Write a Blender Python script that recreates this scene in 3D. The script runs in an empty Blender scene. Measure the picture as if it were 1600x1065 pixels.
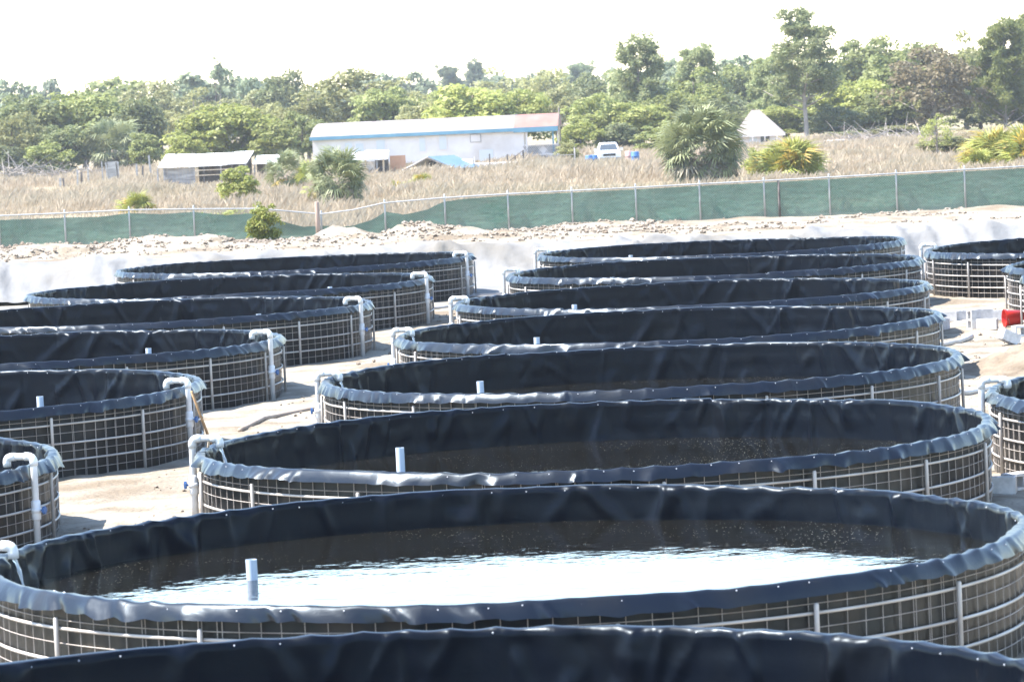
import bpy, math, random
import numpy as np
from mathutils import Vector, Matrix
random.seed(7); rng = np.random.default_rng(7)
S = bpy.context.scene
COL = S.collection
# ------------------------------------------------------------------ camera
CF, CH, CPITCH, CROLL, CYAW = 6251.6, 5.524, 0.05994, -0.04532, 0.08533
fw = np.array([-math.sin(CYAW)*math.cos(CPITCH), math.cos(CYAW)*math.cos(CPITCH), -math.sin(CPITCH)])
_rt = np.array([math.cos(CYAW), math.sin(CYAW), 0.0]); _up = np.cross(_rt, fw)
rt = _rt*math.cos(CROLL)+_up*math.sin(CROLL); up = -_rt*math.sin(CROLL)+_up*math.cos(CROLL)
cam = bpy.data.cameras.new('camera'); camo = bpy.data.objects.new('camera', cam); COL.objects.link(camo)
m = Matrix.Identity(4)
for i in range(3):
    m[i][0], m[i][1], m[i][2] = rt[i], up[i], -fw[i]
m[2][3] = CH
camo.matrix_world = m
cam.sensor_width = 36; cam.lens = CF/1600*36; cam.clip_start = 0.5; cam.clip_end = 9000
cam.dof.use_dof = True; cam.dof.focus_distance = 72; cam.dof.aperture_fstop = 5.6
S.camera = camo
# ------------------------------------------------------------------ sky, sun, exposure
SUN_EL = math.radians(57)
SUN_AZ = math.radians(-99)            # clockwise from +Y: the sun stands to the left, a little on the camera's side
W = bpy.data.worlds.new('World'); S.world = W; W.use_nodes = True
nt = W.node_tree; nt.nodes.clear()
sky = nt.nodes.new('ShaderNodeTexSky'); sky.sky_type = 'NISHITA'; sky.sun_disc = False
sky.sun_elevation = SUN_EL; sky.sun_rotation = SUN_AZ; sky.air_density = 1.1; sky.dust_density = 0.3; sky.ozone_density = 1.0
bg = nt.nodes.new('ShaderNodeBackground'); bg.inputs[1].default_value = 0.15
out = nt.nodes.new('ShaderNodeOutputWorld')
nt.links.new(sky.outputs[0], bg.inputs[0]); nt.links.new(bg.outputs[0], out.inputs[0])
sl = bpy.data.lights.new('sun', 'SUN'); sl.energy = 4.6; sl.angle = math.radians(0.5); sl.color = (1.0, 0.955, 0.89)
so = bpy.data.objects.new('sun', sl); COL.objects.link(so)
sdir = Vector((math.sin(SUN_AZ)*math.cos(SUN_EL), math.cos(SUN_AZ)*math.cos(SUN_EL), math.sin(SUN_EL)))
so.rotation_euler = sdir.to_track_quat('Z', 'Y').to_euler(); so.location = (-40, 60, 80)
vs = S.view_settings; vs.view_transform = 'Standard'; vs.look = 'None'; vs.exposure = 2.0; vs.gamma = 1.0; vs.use_curve_mapping = False
S.cycles.use_denoising = True; S.cycles.max_bounces = 8; S.cycles.transparent_max_bounces = 12
S.cycles.volume_bounces = 0
S.cycles.use_adaptive_sampling = True; S.cycles.adaptive_threshold = 0.01

# ------------------------------------------------------------------ helpers
def ray(px, py): return fw+(px-800)/CF*rt-(py-532.5)/CF*up
def at(px, py, Y):
    d = ray(px, py); p = d*(Y/d[1]); return Vector((p[0], p[1], p[2]+CH))
def gp(px, py, z=0.0):
    d = ray(px, py); p = d*((z-CH)/d[2]); return Vector((p[0], p[1], z))
def mpp(Y): return Y/CF          # metres per photo pixel at depth Y

def mesh_np(name, V, F, smooth=False):
    """V (n,3) array, F (m,k) int array (k = 3 or 4)."""
    me = bpy.data.meshes.new(name)
    V = np.asarray(V, dtype=np.float32); F = np.asarray(F, dtype=np.int32)
    me.vertices.add(len(V)); me.vertices.foreach_set('co', V.ravel())
    k = F.shape[1]
    me.loops.add(F.size); me.loops.foreach_set('vertex_index', F.ravel())
    me.polygons.add(len(F)); me.polygons.foreach_set('loop_start', np.arange(0, F.size, k, dtype=np.int32))
    try: me.polygons.foreach_set('loop_total', np.full(len(F), k, dtype=np.int32))
    except Exception: pass
    me.polygons.foreach_set('use_smooth', np.full(len(F), smooth, dtype=bool))
    me.update(calc_edges=True); me.validate(); return me

class MB:
    """collects simple shapes into one mesh (triangles and quads stored as quads/tris lists)"""
    def __init__(s): s.v = []; s.f = []
    def add(s, vs, fs):
        o = len(s.v); s.v.extend([tuple(v) for v in vs]); s.f.extend([tuple(i+o for i in f) for f in fs])
    def box(s, c, d, rz=0.0, taper=1.0, M=None):
        hx, hy, hz = d[0]/2, d[1]/2, d[2]/2; vs = []
        for z, t in ((-hz, 1.0), (hz, taper)):
            for x, y in ((-hx, -hy), (hx, -hy), (hx, hy), (-hx, hy)): vs.append(Vector((x*t, y*t, z)))
        R = M if M is not None else Matrix.Rotation(rz, 3, 'Z')
        vs = [R @ v+Vector(c) for v in vs]
        s.add(vs, [(3, 2, 1, 0), (4, 5, 6, 7), (0, 1, 5, 4), (1, 2, 6, 5), (2, 3, 7, 6), (3, 0, 4, 7)])
    def tube(s, pts, r, n=8, cap=True):
        pts = [Vector(p) for p in pts]; k = len(pts); rr = r if isinstance(r, (list, tuple)) else [r]*k
        vs = []; ref = None
        for i, p in enumerate(pts):
            t = (pts[min(i+1, k-1)]-pts[max(i-1, 0)]).normalized()
            if ref is None: ref = t.orthogonal().normalized()
            ref = (ref-t*ref.dot(t)).normalized(); b = t.cross(ref)
            for j in range(n):
                a = 2*math.pi*j/n; vs.append(p+(ref*math.cos(a)+b*math.sin(a))*rr[i])
        fs = []
        for i in range(k-1):
            for j in range(n):
                j2 = (j+1) % n; fs.append((i*n+j, i*n+j2, (i+1)*n+j2, (i+1)*n+j))
        if cap: fs.append(tuple(range(n-1, -1, -1))); fs.append(tuple((k-1)*n+j for j in range(n)))
        s.add(vs, fs)
    def quad(s, a, b, c, d): s.add([a, b, c, d], [(0, 1, 2, 3)])
    def mesh(s, name, smooth=False):
        me = bpy.data.meshes.new(name); me.from_pydata(s.v, [], s.f)
        if smooth: me.polygons.foreach_set('use_smooth', [True]*len(me.polygons))
        me.update(); return me
    def build(s, name, mat, parent=None, smooth=False): return obj(name, s.mesh(name, smooth), mat, parent)

def obj(name, me, mat=None, parent=None, loc=None, rot=None):
    o = bpy.data.objects.new(name, me); COL.objects.link(o)
    if mat is not None and me is not None and len(me.materials) == 0: me.materials.append(mat)
    if parent is not None: o.parent = parent
    if loc is not None: o.location = loc
    if rot is not None: o.rotation_euler = rot
    return o
def tag(o, label=None, cat=None, group=None, kind=None):
    if label: o['label'] = label
    if cat: o['category'] = cat
    if group: o['group'] = group
    if kind: o['kind'] = kind
    return o
def empty(name, loc=(0, 0, 0), rz=0.0):
    o = bpy.data.objects.new(name, None); COL.objects.link(o); o.location = loc; o.rotation_euler = (0, 0, rz); o.empty_display_size = .3; return o
def copy_tree(o, parent=None):
    c = o.copy(); COL.objects.link(c); c.parent = parent
    for ch in o.children: copy_tree(ch, c)
    return c

# vectorised value noise
def _hash(ix, iy, seed):
    h = (ix*374761393+iy*668265263+seed*1442695041) & 0xffffffff
    h = ((h ^ (h >> 13))*1274126177) & 0xffffffff
    return ((h ^ (h >> 16)) & 0xffff)/65535.0
def vnoise(x, y, seed=0):
    x = np.asarray(x, float); y = np.asarray(y, float)
    ix = np.floor(x).astype(np.int64); iy = np.floor(y).astype(np.int64); fx = x-ix; fy = y-iy
    u = fx*fx*(3-2*fx); v = fy*fy*(3-2*fy)
    a = _hash(ix, iy, seed); b = _hash(ix+1, iy, seed); c = _hash(ix, iy+1, seed); d = _hash(ix+1, iy+1, seed)
    return (a*(1-u)+b*u)*(1-v)+(c*(1-u)+d*u)*v
def fbm(x, y, seed=0, octv=4, gain=.5):
    t = 0; a = 1; n = 0
    for i in range(octv): t = t+a*vnoise(x*2**i, y*2**i, seed+i*17); n += a; a *= gain
    return t/n

# ------------------------------------------------------------------ materials
def mat(name, col=(.5, .5, .5), rough=.6, metal=0.0, spec=.5):
    m = bpy.data.materials.new(name); m.use_nodes = True; b = m.node_tree.nodes['Principled BSDF']
    b.inputs['Base Color'].default_value = (*col, 1); b.inputs['Roughness'].default_value = rough
    b.inputs['Metallic'].default_value = metal; b.inputs['Specular IOR Level'].default_value = spec
    return m
def N(m, t, **kw):
    n = m.node_tree.nodes.new(t)
    for k, v in kw.items(): setattr(n, k, v)
    return n
def L(m, a, b): m.node_tree.links.new(a, b)
def bsdf(m): return m.node_tree.nodes['Principled BSDF']
def noisy(m, c1, c2, scale=4.0, detail=6.0, coords='Object', lo=.35, hi=.65, bump=0.0, bscale=None, bdist=.02, stretch=None, c3=None, s3=1.0):
    tc = N(m, 'ShaderNodeTexCoord'); vec = tc.outputs[coords]
    if stretch:
        mp = N(m, 'ShaderNodeMapping'); mp.inputs['Scale'].default_value = stretch; L(m, vec, mp.inputs[0]); vec = mp.outputs[0]
    n = N(m, 'ShaderNodeTexNoise'); n.inputs['Scale'].default_value = scale; n.inputs['Detail'].default_value = detail; L(m, vec, n.inputs['Vector'])
    r = N(m, 'ShaderNodeValToRGB'); r.color_ramp.elements[0].position = lo; r.color_ramp.elements[1].position = hi
    r.color_ramp.elements[0].color = (*c1, 1); r.color_ramp.elements[1].color = (*c2, 1)
    L(m, n.outputs['Fac'], r.inputs[0]); col = r.outputs[0]
    if c3:
        n3 = N(m, 'ShaderNodeTexNoise'); n3.inputs['Scale'].default_value = s3; n3.inputs['Detail'].default_value = 4; L(m, vec, n3.inputs['Vector'])
        r3 = N(m, 'ShaderNodeValToRGB'); r3.color_ramp.elements[0].position = .5; r3.color_ramp.elements[1].position = .68; L(m, n3.outputs['Fac'], r3.inputs[0])
        mx = N(m, 'ShaderNodeMix', data_type='RGBA'); L(m, r3.outputs[0], mx.inputs[0]); L(m, col, mx.inputs[6]); mx.inputs[7].default_value = (*c3, 1); col = mx.outputs[2]
    L(m, col, bsdf(m).inputs['Base Color'])
    if bump:
        nb = N(m, 'ShaderNodeTexNoise'); nb.inputs['Scale'].default_value = bscale or scale*3; nb.inputs['Detail'].default_value = 5; L(m, vec, nb.inputs['Vector'])
        bp = N(m, 'ShaderNodeBump'); bp.inputs['Strength'].default_value = bump; bp.inputs['Distance'].default_value = bdist
        L(m, nb.outputs['Fac'], bp.inputs['Height']); L(m, bp.outputs[0], bsdf(m).inputs['Normal'])
    return m
M = {}
M['sand'] = noisy(mat('sand', rough=.95, spec=.15), (.155, .126, .091), (.262, .230, .184), 1.1, 8, lo=.34, hi=.56, bump=1.0, bscale=9, bdist=.06, c3=(.150, .118, .083), s3=.33)
M['spoil'] = noisy(mat('spoil', rough=.95, spec=.15), (.15, .118, .09), (.25, .21, .17), 2.0, 8, lo=.35, hi=.6, bump=.8, bscale=6, bdist=.06)
M['pile'] = noisy(mat('pile_sand', rough=.95, spec=.15), (.115, .088, .062), (.195, .16, .12), 1.6, 8, lo=.35, hi=.6, bump=.9, bscale=7, bdist=.08)
M['dry'] = noisy(mat('dry_ground', rough=1, spec=.1), (.17, .13, .08), (.28, .23, .155), .25, 8, bump=.5, bscale=2, bdist=.1, c3=(.16, .16, .075), s3=.03)
def liner_mat(name, c, rough, dust_reflect, spec):
    m = mat(name, c, rough, spec=spec); bsdf(m).inputs['Specular Tint'].default_value = (.72, .86, 1.0, 1)
    tc = N(m, 'ShaderNodeTexCoord')
    n = N(m, 'ShaderNodeTexNoise'); n.inputs['Scale'].default_value = 1.7; n.inputs['Detail'].default_value = 7; L(m, tc.outputs['Object'], n.inputs['Vector'])
    r = N(m, 'ShaderNodeValToRGB'); r.color_ramp.elements[0].position = .5; r.color_ramp.elements[1].position = .78
    r.color_ramp.elements[0].color = (*c, 1); r.color_ramp.elements[1].color = (*dust_reflect, 1)
    L(m, n.outputs['Fac'], r.inputs[0]); L(m, r.outputs[0], bsdf(m).inputs['Base Color'])
    r2 = N(m, 'ShaderNodeMapRange'); r2.inputs['To Min'].default_value = rough-.07; r2.inputs['To Max'].default_value = rough+.12
    L(m, n.outputs['Fac'], r2.inputs['Value']); L(m, r2.outputs[0], bsdf(m).inputs['Roughness'])
    n2 = N(m, 'ShaderNodeTexNoise'); n2.inputs['Scale'].default_value = 5; n2.inputs['Detail'].default_value = 3; n2.inputs['Distortion'].default_value = 1.2
    L(m, tc.outputs['Object'], n2.inputs['Vector'])
    bp = N(m, 'ShaderNodeBump'); bp.inputs['Strength'].default_value = .18; bp.inputs['Distance'].default_value = .02
    L(m, n2.outputs['Fac'], bp.inputs['Height']); L(m, bp.outputs[0], bsdf(m).inputs['Normal'])
    return m
M['liner'] = liner_mat('black_liner', (.0016, .0028, .0062), .30, (.0035, .0042, .0060), .12)
M['liner_flap'] = liner_mat('dusty_liner', (.0026, .0036, .0072), .31, (.010, .0092, .0085), .37)
M['skin'] = liner_mat('sand_reflection_skin', (.0040, .0036, .0035), .34, (.040, .030, .021), .28)  # brown patches paint the bright sand's reflection onto the outer wall
M['wire'] = noisy(mat('galvanised_wire', (.33, .32, .31), .6, .0), (.20, .172, .150), (.32, .285, .255), 3)
M['pvc'] = noisy(mat('pvc', (.70, .68, .66), .4), (.31, .275, .245), (.43, .40, .37), 2.5)
M['spoil_pipe'] = noisy(mat('sandy_pipe', rough=.8), (.26, .20, .15), (.34, .28, .22), 3)
M['pvc_white'] = noisy(mat('pvc_white', (.78, .78, .78), .35), (.50, .49, .48), (.66, .66, .66), 3)
M['standpipe'] = mat('standpipe_pvc', (.42, .47, .54), .4)
M['rivet'] = mat('rivet_metal', (.45, .45, .46), .4, .5)
M['blue_plastic'] = mat('blue_plastic', (.04, .12, .30), .5)
M['red_plastic'] = mat('red_plastic', (.55, .02, .012), .35)
M['wood'] = noisy(mat('wood', rough=.7), (.26, .15, .07), (.40, .25, .12), 3, stretch=(8, 8, .6))
M['pale_wood'] = noisy(mat('pale_wood', rough=.75), (.46, .35, .24), (.60, .48, .35), 3, stretch=(8, 8, .6))
M['post_wood'] = noisy(mat('post_wood', rough=.85), (.22, .155, .12), (.31, .23, .185), 3, stretch=(8, 8, .6))
M['grey_wood'] = noisy(mat('grey_wood', rough=.9), (.20, .19, .19), (.36, .34, .33), 1.2, stretch=(.7, .7, 5))
M['dark_wood'] = noisy(mat('dark_wood', rough=.9), (.06, .05, .045), (.14, .12, .11), 2)
M['concrete'] = noisy(mat('concrete_block', rough=.95, spec=.2), (.42, .41, .40), (.56, .55, .54), 9, bump=.4, bscale=60, bdist=.005)
M['fabric'] = noisy(mat('geotextile', rough=.9, spec=.2), (.145, .142, .138), (.195, .192, .188), .9, 6, bump=.35, bscale=6, bdist=.06, c3=(.13, .12, .105), s3=.35)
M['fence_metal'] = noisy(mat('fence_metal', (.5, .5, .5), .45, .4), (.26, .26, .26), (.38, .38, .38), 2)
M['chain'] = mat('chain_link_wire', (.22, .25, .24), .5, .3)
M['white_paint'] = noisy(mat('white_paint', rough=.6), (.60, .54, .52), (.70, .64, .62), .5, 6, c3=(.52, .46, .43), s3=.3)
M['trim_blue'] = noisy(mat('trim_blue', rough=.5), (.075, .19, .27), (.11, .24, .33), .8)
M['roof_pale'] = noisy(mat('roof_pale', rough=.6), (.185, .152, .135), (.245, .212, .195), .4, 7, c3=(.18, .13, .105), s3=.2)
M['roof_rust'] = noisy(mat('roof_rust', rough=.7), (.205, .085, .065), (.25, .125, .10), .8, 7)
M['tin'] = noisy(mat('tin_roof', rough=.45, metal=.15), (.62, .62, .62), (.76, .76, .76), .7, 6)
M['tin_blue'] = noisy(mat('tin_roof_blue', rough=.4, metal=.1), (.07, .125, .17), (.10, .155, .20), .7, 6)
M['window'] = mat('window_pale', (.52, .53, .55), .3)
M['window_dark'] = mat('window_dark', (.05, .06, .07), .1)
M['bark'] = noisy(mat('bark', rough=.95), (.11, .085, .065), (.20, .16, .13), 3, stretch=(3, 3, .5))
M['bark_pale'] = noisy(mat('bark_pale', rough=.95), (.20, .17, .15), (.32, .28, .25), 3, stretch=(3, 3, .5))
M['car'] = mat('white_car_paint', (.72, .73, .74), .25)
M['black'] = mat('black_rubber', (.02, .02, .02), .7)
M['lamp'] = mat('lamp_glass', (.6, .6, .58), .15)
M['steel'] = mat('dull_steel', (.25, .25, .26), .45, .5)
M['orange_wood'] = noisy(mat('rusty_panel', rough=.8), (.35, .17, .09), (.48, .28, .18), .8)
M['pink_plastic'] = mat('faded_barrel', (.42, .25, .23), .6)

def water_mat():
    m = mat('tank_water', (.0065, .006, .0045), .03, spec=.5); b = bsdf(m); b.inputs['IOR'].default_value = 1.33
    tc = N(m, 'ShaderNodeTexCoord')
    v = N(m, 'ShaderNodeTexVoronoi'); v.inputs['Scale'].default_value = 17; L(m, tc.outputs['Object'], v.inputs['Vector'])
    n0 = N(m, 'ShaderNodeTexNoise'); n0.inputs['Scale'].default_value = .55; n0.inputs['Detail'].default_value = 4; L(m, tc.outputs['Object'], n0.inputs['Vector'])
    thr = N(m, 'ShaderNodeMapRange'); thr.inputs['From Min'].default_value = .42; thr.inputs['From Max'].default_value = .62
    thr.inputs['To Min'].default_value = .05; thr.inputs['To Max'].default_value = .15; L(m, n0.outputs['Fac'], thr.inputs['Value'])
    cmp = N(m, 'ShaderNodeMath', operation='LESS_THAN'); L(m, v.outputs['Distance'], cmp.inputs[0]); L(m, thr.outputs[0], cmp.inputs[1])
    mx = N(m, 'ShaderNodeMix', data_type='RGBA'); L(m, cmp.outputs[0], mx.inputs[0]); mx.inputs[6].default_value = (.0065, .006, .0045, 1); mx.inputs[7].default_value = (.15, .14, .11, 1)
    L(m, mx.outputs[2], b.inputs['Base Color'])
    rr = N(m, 'ShaderNodeMapRange'); rr.inputs['To Min'].default_value = .03; rr.inputs['To Max'].default_value = .8; L(m, cmp.outputs[0], rr.inputs['Value']); L(m, rr.outputs[0], b.inputs['Roughness'])
    n1 = N(m, 'ShaderNodeTexNoise'); n1.inputs['Scale'].default_value = 2.2; n1.inputs['Detail'].default_value = 3; n1.inputs['Roughness'].default_value = .55; L(m, tc.outputs['Object'], n1.inputs['Vector'])
    bp = N(m, 'ShaderNodeBump'); bp.inputs['Strength'].default_value = .16; bp.inputs['Distance'].default_value = .05
    L(m, n1.outputs['Fac'], bp.inputs['Height']); L(m, bp.outputs[0], b.inputs['Normal'])
    return m
M['water'] = water_mat()
def stream_mat():
    m = mat('falling_water', (.85, .88, .92), .15); b = bsdf(m); b.inputs['Transmission Weight'].default_value = .6; b.inputs['IOR'].default_value = 1.33; return m
M['stream'] = stream_mat()
M['foam'] = mat('foam', (.75, .78, .80), .5)

def leaf_mat(name, c1, c2, trans=.45, var=.25):
    m = bpy.data.materials.new(name); m.use_nodes = True; b = bsdf(m)
    b.inputs['Roughness'].default_value = .55; b.inputs['Specular IOR Level'].default_value = .35
    oi = N(m, 'ShaderNodeObjectInfo'); tc = N(m, 'ShaderNodeTexCoord')
    n = N(m, 'ShaderNodeTexNoise'); n.inputs['Scale'].default_value = .9; n.inputs['Detail'].default_value = 5; L(m, tc.outputs['Object'], n.inputs['Vector'])
    r = N(m, 'ShaderNodeValToRGB'); r.color_ramp.elements[0].position = .34; r.color_ramp.elements[1].position = .66
    r.color_ramp.elements[0].color = (*c1, 1); r.color_ramp.elements[1].color = (*c2, 1); L(m, n.outputs['Fac'], r.inputs[0])
    hs = N(m, 'ShaderNodeHueSaturation'); mr = N(m, 'ShaderNodeMapRange'); mr.inputs['To Min'].default_value = 1-var; mr.inputs['To Max'].default_value = 1+var
    L(m, oi.outputs['Random'], mr.inputs['Value']); L(m, mr.outputs[0], hs.inputs['Value']); L(m, r.outputs[0], hs.inputs['Color'])
    L(m, hs.outputs[0], b.inputs['Base Color'])
    tr = N(m, 'ShaderNodeBsdfTranslucent'); L(m, hs.outputs[0], tr.inputs[0])
    ms = N(m, 'ShaderNodeMixShader'); ms.inputs[0].default_value = trans
    L(m, b.outputs[0], ms.inputs[1]); L(m, tr.outputs[0], ms.inputs[2])
    L(m, ms.outputs[0], m.node_tree.nodes['Material Output'].inputs[0]); return m
M['leaf_green'] = leaf_mat('leaf_green', (0.135, 0.165, 0.043), (0.262, 0.274, 0.090))
M['leaf_dark'] = leaf_mat('leaf_dark', (0.101, 0.128, 0.047), (0.211, 0.218, 0.091))
M['leaf_olive'] = leaf_mat('leaf_olive', (0.196, 0.202, 0.067), (0.302, 0.291, 0.123))
M['leaf_bright'] = leaf_mat('leaf_bright', (0.192, 0.225, 0.048), (0.326, 0.329, 0.096))
M['leaf_brown'] = leaf_mat('leaf_brown', (.150, .125, .065), (.235, .190, .110))
M['leaf_pine'] = leaf_mat('leaf_pine', (0.174, 0.211, 0.085), (0.320, 0.335, 0.160))
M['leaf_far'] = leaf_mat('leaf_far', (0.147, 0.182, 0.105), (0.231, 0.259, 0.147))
M['frond'] = leaf_mat('palm_frond', (0.110, 0.138, 0.050), (0.264, 0.275, 0.143), .25)
M['frond_dry'] = leaf_mat('dry_frond', (.115, .098, .062), (.210, .185, .125), .15)
M['palmetto'] = leaf_mat('palmetto_frond', (0.165, 0.209, 0.039), (0.330, 0.319, 0.077), .3)
M['palmetto_gold'] = leaf_mat('palmetto_gold', (0.363, 0.253, 0.033), (0.473, 0.341, 0.077), .3)
M['straw'] = leaf_mat('straw', (0.317, 0.238, 0.152), (0.488, 0.397, 0.287), .3, .05)
def screen_mat():
    m = mat('green_windscreen', (.05, .17, .115), .75, spec=.2)
    noisy(m, (.046, .118, .084), (.078, .165, .124), .55, 7, stretch=(1, 1, 2.5), lo=.3, hi=.7, bump=.4, bscale=2.2, bdist=.08, c3=(.095, .165, .13), s3=.22)
    t = N(m, 'ShaderNodeBsdfTransparent'); ms = N(m, 'ShaderNodeMixShader'); ms.inputs[0].default_value = .12
    L(m, bsdf(m).outputs[0], ms.inputs[1]); L(m, t.outputs[0], ms.inputs[2]); L(m, ms.outputs[0], m.node_tree.nodes['Material Output'].inputs[0]); return m
M['screen'] = screen_mat()

# ------------------------------------------------------------------ ground, sand yard, sand bank
g = MB(); g.quad((-3000, -200, -.06), (3000, -200, -.06), (3000, 4200, -.06), (-3000, 4200, -.06))
tag(g.build('ground', M['dry']), kind='structure')

FENCE_Y = 138.0
heaps = []     # x, y, rx, ry, h
for px, w, h, yo in ((60, 110, .35, 1.2), (240, 130, .55, 1.4), (330, 60, .35, 1.2), (520, 50, .75, 1.5), (560, 45, .45, 1.2), (625, 40, .55, 1.3), (665, 50, .85, 1.3), (720, 70, .5, 2.0),
                     (880, 60, .2, 1.5), (955, 90, .38, 1.3), (1050, 40, .15, 1.2), (1170, 70, .2, 1.3), (1450, 110, .2, 2.5), (1560, 100, .28, 1.6)):
    p = at(px, 360, FENCE_Y-yo); heaps.append((p.x, p.y, w*mpp(FENCE_Y)*.55, 1.1, h))
piles = [(1.2, 68.5, .8, 1.0, .16), (-9.4, 52.0, 1.2, 1.4, .16), (-8.7, 48.5, 1.1, 1.2, .14), (-9.2, 74.0, 1.3, .9, .14), (3.3, 92.5, 1.6, .8, .16)]
def yard_z(x, y):
    z = .018+.05*fbm(x*.45, y*.45, 3, 4)+.20*np.maximum(0, fbm(x*1.1, y*.9, 9, 4)-.50)+.10*np.maximum(0, fbm(x*2.6, y*2.6, 19, 3)-.5)
    fl = np.clip((y-109)/2, 0, 1); z = z*(1-fl)+.015*fl                     # flat under the white sheet
    toe = 119.6+.5*(vnoise(x*.3, x*0, 31)-.5)
    top = 1.03+.15*(fbm(x*.12, y*.12, 41)-.3)+np.clip((-14-x)/25, 0, 1)*.12
    s = np.clip((y-toe)/2.7, 0, 1); s = s*s*(3-2*s); z = z+s*top
    pl = np.clip((y-122.4)/1.5, 0, 1)
    band = np.exp(-((y-(129.5+1.5*vnoise(x*.15, x*0, 51)))/2.2)**2)*np.clip((-7-x)/6, .25, 1)
    rough = fbm(x*.9, y*.9, 61, 5, .6)
    fine = fbm(x*2.1, y*2.1, 161, 3, .7)
    z = z+pl*(.10*(rough-.4)+band*(.55*np.maximum(0, rough-.30)+.22*np.maximum(0, fine-.4)))
    for hx, hy, rx, ry, h in heaps:
        d = ((x-hx)/rx)**2+((y-hy)/ry)**2
        z = z+h*.50*np.exp(-d)*(.35+1.3*fbm(x*1.5, y*1.5, 71, 5, .75))
    for hx, hy, rx, ry, h in piles:
        d = ((x-hx)/rx)**2+((y-hy)/ry)**2
        z = z+h*np.exp(-d)*(.7+.6*fbm(x*2, y*2, 81, 4, .6))
    e = np.clip((y-141)/7, 0, 1); z = z*(1-e)-.4*e
    return z
xs = np.concatenate([np.linspace(-75, -37, 26)[:-1], np.arange(-37, 14, .22), np.linspace(14, 60, 30)])
ys = np.concatenate([np.linspace(2, 36, 30)[:-1], np.arange(36, 141, .24), np.linspace(141.2, 148, 12)])
X, Y = np.meshgrid(xs, ys); Z = yard_z(X, Y); nx, ny = len(xs), len(ys)
ii = (np.arange(ny-1)[:, None]*nx+np.arange(nx-1)[None, :]).ravel()
me = mesh_np('sand_yard', np.stack([X.ravel(), Y.ravel(), Z.ravel()], -1), np.stack([ii, ii+1, ii+nx+1, ii+nx], -1), True)
tag(obj('sand_yard', me, M['sand']), kind='structure')

# clods of earth lying on the bank
def clod_field():
    n = 9000; bx = rng.uniform(-40, 12, n); by = np.where(rng.random(n) < .45, rng.normal(130, 2.0, n), rng.normal(136, 1.3, n)); by = np.clip(by, 123, 139.5)
    keep = fbm(bx*.4, by*.5, 91) > .42+np.clip((bx+8)/40, 0, .16); bx, by = bx[keep], by[keep]
    ex = rng.normal(4.9, 1.3, 420); ey = rng.normal(75.2, 1.5, 420)
    lx = np.concatenate([rng.uniform(-10.6, -8.6, 700), rng.uniform(1.75, 2.6, 300), rng.uniform(1.8, 6.5, 300)]); ly = np.concatenate([rng.uniform(42, 111, 700), rng.uniform(45, 100, 300), rng.uniform(78, 98, 300)])
    kp = fbm(lx*.8, ly*.8, 95) > .47; bx = np.concatenate([bx, lx[kp]]); by = np.concatenate([by, ly[kp]]); nl = int(kp.sum())
    n = len(bx)
    bz = yard_z(bx, by); r = np.minimum(.018+rng.exponential(.026, n), .12); r[-nl:] = .012+rng.exponential(.012, nl); 
    base = np.array([(1, 0, 0), (-1, 0, 0), (0, 1, 0), (0, -1, 0), (0, 0, 1), (0, 0, -1), (.6, .6, .6), (-.6, .6, .55), (.6, -.6, .5), (-.6, -.6, .6)], float)
    tri = np.array([(6, 0, 2), (6, 2, 4), (6, 4, 0), (7, 2, 1), (7, 4, 2), (7, 1, 4), (8, 3, 0), (8, 0, 4), (8, 4, 3), (9, 1, 3), (9, 3, 4), (9, 4, 1), (5, 2, 0), (5, 1, 2), (5, 3, 1), (5, 0, 3)])
    V = base[None]*(r[:, None, None]*rng.uniform(.65, 1.3, (n, 10, 3))); V[:, :, 2] *= .75
    a = rng.uniform(0, 6.28, n); c, s = np.cos(a)[:, None], np.sin(a)[:, None]
    V = np.stack([V[:, :, 0]*c-V[:, :, 1]*s+bx[:, None], V[:, :, 0]*s+V[:, :, 1]*c+by[:, None], V[:, :, 2]+(bz+r*.25)[:, None]], -1)
    F = tri[None]+np.arange(n)[:, None, None]*10
    return mesh_np('clods', V.reshape(-1, 3), F.reshape(-1, 3))
tag(obj('clods', clod_field(), M['spoil']), 'loose sandy clods strewn on the bank below the fence', 'clods', kind='stuff')

# white sheet over the bank
def sheet():
    us = np.arange(-44, 16, .16); prof = np.concatenate([np.linspace(111.6, 119.2, 22)[:-1], np.linspace(119.2, 123.1, 34)])
    U, P = np.meshgrid(us, prof)
    low = np.where(U > -20.8, 111.4+.5*vnoise(U*.5, U*0, 5), 118.9+.4*vnoise(U*.6, U*0, 5))
    P = np.maximum(P, low)
    hem = 122.75+.45*(vnoise(U*.35, U*0, 15)-.5); P = np.minimum(P, hem)
    z = yard_z(U, P)+.045
    sl = np.clip((P-118.8)/1.2, 0, 1)
    fold = np.abs(vnoise(U*1.7+P*.5, P*.25, 21)-.5)*2; fold2 = np.abs(vnoise(U*.8-P*.4, P*.3, 27)-.5)*2
    fade = np.clip((hem-P)/1.5, 0, 1)
    fold3 = np.abs(vnoise(U*3.1+P*.8, P*.5, 29)-.5)*2
    z = z+sl*fade*(.26*(1-fold)**2.2+.30*(1-fold2)**3.5+.10*(1-fold3)**2.5)+(1-sl)*(.03*(1-fold2)**3+.02*vnoise(U*.9, P*2.5, 33))
    z = np.where(P >= hem-.01, z-.05, z)
    n, mm = U.shape; i = (np.arange(n-1)[:, None]*mm+np.arange(mm-1)[None]).ravel()
    return mesh_np('white_sheet', np.stack([U.ravel(), P.ravel(), z.ravel()], -1), np.stack([i, i+1, i+mm+1, i+mm], -1), True)
tag(obj('ground_sheet', sheet(), M['fabric']), 'wrinkled white fabric sheet draped over the sand bank behind the tanks', 'ground sheet')

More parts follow.
